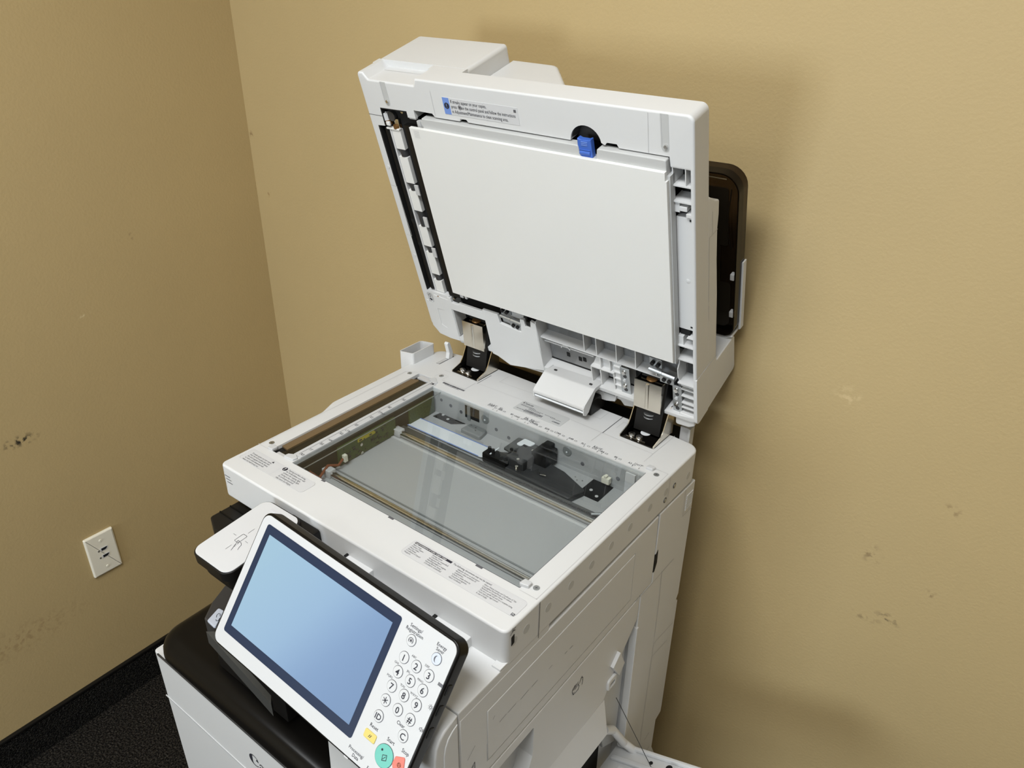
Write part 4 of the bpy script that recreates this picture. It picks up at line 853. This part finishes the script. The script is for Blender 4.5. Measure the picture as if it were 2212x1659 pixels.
# right-hand ribbed channel
bx('channel_floor', 'white', lid, .4405, .4672, .0560, .4900, -.0460, -.0400)
for v in (.4900, .4645, .4418, .2010, .1735, .1236): bx('channel_rib', 'white', lid, .4395, .4672, v-.0010, v+.0010, -.0410, -.0125)
bx('channel_rib', 'white', lid, .4405, .4420, .4645, .4900, -.0410, -.0130); bx('channel_rib', 'white', lid, .4585, .4597, .4645, .4900, -.0410, -.0130)
bx('channel_plate', 'white', lid, .4415, .4670, .2300, .4165, -.0300, -.0190, .0006)
pr('channel_step', 'white', lid, [(.4415, .4255), (.4490, .4255), (.4490, .4410), (.4415, .4410)], -.0400, -.0150)
bx('channel_step', 'white', lid, .4490, .4600, .4280, .4350, -.0350, -.0140, .001); bx('channel_step', 'white', lid, .4575, .4670, .4190, .4250, -.0350, -.0150, .001)
bx('channel_dark', 'void', lid, .4415, .4585, .4430, .4630, -.0402, -.0385); bx('channel_dark', 'void', lid, .4418, .4570, .4185, .4255, -.0300, -.0260)
bx('channel_dark', 'void', lid, .4430, .4580, .2185, .2290, -.0300, -.0200); bx('channel_dark', 'void', lid, .4610, .4650, .4120, .4150, -.0191, -.0185); bx('channel_dark', 'void', lid, .4600, .4655, .2350, .2375, -.0191, -.0185)
bx('channel_step', 'white', lid, .4415, .4500, .2020, .2180, -.0400, -.0150); bx('channel_rib', 'white', lid, .4560, .4670, .2170, .2185, -.0400, -.0140)
P('moulded_dot', 'white', lid, lambda bm: (cyl(bm, (.4570, .3170, -.0192), (.4570, .3170, -.0184), .0030, seg=18), cyl(bm, (.4570, .3170, -.0184), (.4570, .3170, -.0180), .0012, seg=10)))
P('channel_cheek', 'white', lid, lambda bm: prism(bm, [(.1225, -.0450), (.1225, -.0190), (.1340, -.0135), (.1520, -.0125), (.1600, -.0185), (.1700, -.0200), (.1700, -.0450)], .4395, .4412, f=FX))
for v in (.1150, .1069, .0920, .0768, .0666): bx('channel_rib', 'white', lid, .4425, .4672, v-.0009, v+.0009, -.0410, -.0180)
pr('corner_foot', 'white', lid, rnd([(.4320, .0265), (.4560, .0285), (.4660, .0350), (.4680, .0560), (.4400, .0560), (.4330, .0420)], .004), -.0440, -.0150, r=.002)

# cable cover that bridges from the lid down to the scanner's back edge
cc = [(.1500, .0580), (.0920, .0560), (.0880, .0540), (.0600, .0340), (.0585, .0300), (.0600, .0255), (.0640, .0245), (.0640, .0300), (.0910, .0500), (.1500, .0530)]
cov = at_machine(P('cable_cover', 'white', copier, lambda bm: prism(bm, cc, .1860, .2900, f=FX, r=.001), wn=True))
pr('cover_end', 'white', cov, rnd([(.0585, .0300), (.0610, .0160), (.0680, .0120), (.0760, .0160), (.0940, .0480), (.1180, .0520), (.1180, .0580), (.0920, .0560), (.0620, .0350)], .002), .2890, .2910, f=FX, r=.0005)
pr('cover_end', 'white', cov, rnd([(.0585, .0300), (.0610, .0180), (.0680, .0140), (.0760, .0180), (.0940, .0480), (.1180, .0520), (.1180, .0580), (.0920, .0560), (.0620, .0350)], .002), .1850, .1870, f=FX, r=.0005)
P('metal_rod', 'light_strip', cov, lambda bm: cyl(bm, (.1860, .0640, .0200), (.2900, .0640, .0200), .0022, seg=12))
bx('cable_duct', 'black', cov, .1900, .2870, .0900, .1350, .0010, .0300, .002)
for (x, y) in ((.1960, .1290), (.1985, .1020), (.2760, .0960)): bx('vent_mark', 'charcoal', cov, x, x+.0050, y, y+.0030, .0565, .0586)
at_machine(bx('gap_shade_plate', 'void', copier, -.055, .428, .1365, .205, -.060, -.030, .002))  # black plate added to make the open gap behind the scanner dark
# rear prop behind the scanner
pp = at_machine(bx('prop_post', 'light_grey', copier, .432, .448, .140, .152, -.40, .012, .001))
bx('post_rail', 'grey_plastic', pp, .448, .452, .136, .152, -.40, .014, .0005)

# ------------------------------------------------------------------ control panel (local: x right, y up, z out of the face)
pe = Euler((.9606, .0438, -.0122), 'XYZ'); po = Vector((.277, -.5198, -.0109))+MO
pan_o = rnd([(-.1330, -.0925), (.2005, -.0925), (.2005, .0835), (-.1330, .0835)], .011, 7)
rim_o = inset(pan_o, -.0030)
cp = pr('control_panel', 'black_gloss', copier, rim_o, -.0240, -.0012, r=.0025, rb=.006, seg=4)
cp.location = po; cp.rotation_euler = pe
pr('face', 'white_gloss', cp, pan_o, -.0060, 0, r=.0006)
pr('screen_bezel', 'bezel', cp, rnd([(-.1212, -.0742), (.1210, -.0742), (.1210, .0738), (-.1212, .0738)], .0035), -.0005, .0004)
bx('screen', 'screen', cp, -.11135, .11135, -.06265, .06265, .0003, .0007)
pr('back_hump', 'black', cp, rect(-.100, .150, -.060, .060, .02), -.0400, -.0235, r=.0, rb=.006)
def key(u, v, r, m='white_gloss', nm='key', ring=True):
    P(nm, m, cp, lambda bm: prism(bm, [(u+r*math.cos(k*math.pi/16), v+r*math.sin(k*math.pi/16)) for k in range(32)], -.001, .0011, r=.0005), wn=True)
    if ring: P('key_ring', 'ink_grey', cp, lambda bm: prism(bm, [(u+(r+.0005)*math.cos(k*math.pi/16), v+(r+.0005)*math.sin(k*math.pi/16)) for k in range(32)], -.0005, .0003))
NUM = {}
for i, s in enumerate('123456789'): NUM[s] = (.1430+.0189*(i % 3), .0380-.0172*(i//3))
NUM['*'] = (.1428, -.0134); NUM['0'] = (.1618, -.0135); NUM['#'] = (.1807, -.0137); NUM['ID'] = (.1426, -.0327); NUM['C'] = (.1806, -.0330)
for s, (u, v) in NUM.items():
    key(u, v, .0064, nm='number_key' if s in '0123456789' else 'key')
    if s == '*': P('lettering', 'ink', cp, lambda bm: strokes(bm, [[(u+.0036*math.cos(a), v+.0036*math.sin(a)), (u-.0036*math.cos(a), v-.0036*math.sin(a))] for a in (math.pi/2, math.pi/6, -math.pi/6)], .0008, .0014))
    else: text(s, cp, (u, v-.0036, .0014), .0102 if s != 'ID' else .0094, 'ink', align='CENTER', bold=.0001)
key(.1430, .0584, .0062)
P('lettering', 'ink', cp, lambda bm: strokes(bm, [arc(.1430, .0584, .0032, -40, 220, 14), [(.1430+.002*math.cos(0), .0584), (.1430-.002, .0584)], [(.1440, .0601), (.1420, .0567)], [(.1420, .0601), (.1440, .0567)]], .0006, .0014))
key(.1811, .0580, .0064, 'moon_grey')
P('moon_mark', 'ink_grey', cp, lambda bm: [quad(bm, *q) for q in [[(.1822-.0040*math.cos(t0), .0580+.0040*math.sin(t0), .0014), (.1822-.0040*math.cos(t1), .0580+.0040*math.sin(t1), .0014), (.1822-.0024*math.cos(t1), .0580+.0040*math.sin(t1), .0014), (.1822-.0024*math.cos(t0), .0580+.0040*math.sin(t0), .0014)] for t0, t1 in [(-1.4+.28*k, -1.4+.28*(k+1)) for k in range(10)]]])
for s, u, v in (('ABC', .1545, .0450), ('DEF', .1740, .0450), ('GHI', .1367, .0280), ('JKL', .1554, .0277), ('MNO', .1732, .0275), ('PQRS', .1354, .0109), ('TUV', .1553, .0108), ('WXYZ', .1729, .0105)):
    text(s, cp, (u, v-.0008, .0003), .0036, 'ink_grey', align='CENTER')
for s, u, v, z in (('Settings/', .1430, .0712, .0058), ('Registration', .1428, .0661, .0058), ('Energy', .1812, .0708, .0056), ('Saver', .1812, .0659, .0056), ('Reset', .1427, -.0477, .0060), ('Clear', .1722, -.0262, .0056), ('Start', .1692, -.0482, .0062), ('Stop', .1911, -.0475, .0062), ('Processing/', .1340, -.0832, .0056), ('Data', .1354, -.0885, .0056), ('Error', .1600, -.0885, .0056)):
    text(s, cp, (u, v, .0003), z, 'ink', align='CENTER', sx=.92)
pr('reset_key', 'yellow', cp, rnd([(.1340, -.0613), (.1514, -.0615), (.1513, -.0520), (.1337, -.0517)], .0016), -.001, .0012, r=.0006)
P('lettering', 'ink', cp, lambda bm: strokes(bm, [[(.1412, -.0582), (.1428, -.0550)], [(.1432, -.0582), (.1448, -.0550)]], .0007, .0014))
key(.1688, -.0640, .0124, 'teal', 'start_key')
P('lettering', 'ink', cp, lambda bm: (strokes(bm, [[(.1685, -.0690), (.1737, -.0663), (.1722, -.0610), (.1672, -.0632), (.1685, -.0690)], [(.1690, -.0672), (.1714, -.0630)]], .0006, .0014), cyl(bm, (.1640, -.0590, .0012), (.1640, -.0590, .0015), .0013, seg=12)))
pr('stop_key', 'red', cp, rnd([(.1822, -.0555), (.1935, -.0500), (.1985, -.0640), (.1880, -.0730), (.1815, -.0640)], [.001, .002, .002, .002, .004]), -.001, .0012, r=.0006)
P('lettering', 'rust', cp, lambda bm: strokes(bm, [arc(.1905, -.0605, .0024, 0, 360, 16), [(.1893, -.0590), (.1893, -.0620), (.1922, -.0605), (.1893, -.0590)]], .0006, .0014))
P('counter_mark', 'ink_grey', cp, lambda bm: [box(bm, .1945+.0014*k, .1956+.0014*k, .0355, .0390, .0001, .0003) for k in range(5)])
P('brightness_mark', 'ink_grey', cp, lambda bm: strokes(bm, [arc(.1975, .0112, .0014, 0, 360, 12)]+[[(.1975+.0021*math.cos(k*.785), .0112+.0021*math.sin(k*.785)), (.1975+.0030*math.cos(k*.785), .0112+.0030*math.sin(k*.785))] for k in range(8)], .0005, .0003))
P('volume_mark', 'ink_grey', cp, lambda bm: strokes(bm, [[(.1952, -.0156), (.1962, -.0156), (.1976, -.0170), (.1976, -.0124), (.1962, -.0138), (.1952, -.0138), (.1952, -.0156)], arc(.1978, -.0147, .0014, -50, 50, 6), arc(.1978, -.0147, .0024, -50, 50, 6)], .0005, .0003))
for v in (.0330, .0090, -.0170): bx('edge_button', 'black', cp, .2022, .2045, v-.006, v+.006, -.0140, -.0070, .0006)
bx('status_lamp', 'light_grey', cp, .120, .1265, -.0960, -.0945, -.0040, -.0015)
# mount blocks under the scanner's front lip that carry the panel
pm = at_machine(bx('panel_mount', 'white', copier, .3700, .4262, -.4450, -.3920, -.0600, -.0395, .002))
bx('mount_block', 'white', pm, .2060, .2545, -.4400, -.3920, -.0600, -.0275, .002)
bx('mount_gap', 'void', pm, .3655, .3702, -.3990, -.3925, -.0500, -.0385)
bx('mount_gap', 'void', pm, .2030, .2062, -.3990, -.3925, -.0400, -.0260)
bx('neck', 'black', pm, .200, .420, -.50, -.435, -.0650, -.0400, .003)
bx('crossbar', 'white', pm, .255, .370, -.4400, -.3925, -.0600, -.0480, .002)

# ------------------------------------------------------------------ card reader
cr = pr('card_reader', 'black', copier, rnd([(.0450, -.1270), (.1285, -.1270), (.1285, .0020), (.0450, .0020)], .016, 7), -.0160, -.0012, r=.0015)
cr.location = Vector((0, -.405, -.0005))+MO; cr.rotation_euler = (.0949, 0, 0)
pr('face', 'label_pale', cr, rnd([(.0472, -.1248), (.1265, -.1248), (.1265, -.0002), (.0472, -.0002)], .014, 7), -.0030, 0, r=.0006)
pr('underside_shell', 'black', cr, rnd([(.0500, -.1200), (.1300, -.1200), (.1300, .0035), (.0500, .0035)], .016, 7), -.0440, -.0158, rb=.008)
bx('status_window', 'ink_soft', cr, .0706, .1018, -.0120, -.0080, .0, .0004)
bx('bracket', 'black', cr, .090, .150, -.020, .0100, -.0560, -.0120, .003)
P('bracket_strip', 'light_grey', cr, lambda bm: box(bm, .1290, .1335, -.004, .0020, -.040, -.0180, .001))
def cardmark(bm):
    # a hand holding a card between four rays
    z = .0003
    c = rnd([(.0805, -.0795), (.0893, -.0795), (.0893, -.0645), (.0805, -.0645)], .0015, 3)
    strokes(bm, [c+[c[0]]], .0007, z)
    strokes(bm, [[(.0850, -.0600), (.0850, -.0495)], [(.0850, -.0965), (.0850, -.0872)], [(.0690, -.0722), (.0746, -.0721)], [(.0948, -.0719), (.1006, -.0721)]], .0005, z)
    strokes(bm, [[(.0930, -.0935), (.0915, -.0900), (.0900, -.0862), (.0880, -.0820), (.0862, -.0790), (.0850, -.0765), (.0872, -.0762), (.0895, -.0790), (.0905, -.0815)], [(.1000, -.0878), (.0975, -.0835), (.0965, -.0795), (.0930, -.0772), (.0900, -.0770)], [(.0885, -.0850), (.0905, -.0835)], [(.0895, -.0872), (.0912, -.0860)]], .0007, z)
P('lettering', 'ink_grey', cr, cardmark)

flush_texts()
PART_LABELS = {'release_latch': 'blue release latch', 'document_tray': 'smoke-tinted document tray', 'film_strip': 'tan film strip', 'start_key': 'round teal start key', 'reset_key': 'yellow reset key', 'stop_key': 'red stop key', 'pressure_sheet': 'glossy white pressure sheet', 'platen_glass': 'clear scanner glass', 'circuit_board': 'green circuit board', 'serial_plate': 'silver serial plate', 'screen': 'glowing pale blue screen', 'flat_cable': 'white flat cable with blue edges', 'delivery_tray': 'glossy black delivery tray'}
for o in bpy.data.objects:
    k = o.name.split('.')[0]
    if o.parent and k in PART_LABELS and 'label' not in o: o['label'] = PART_LABELS[k]
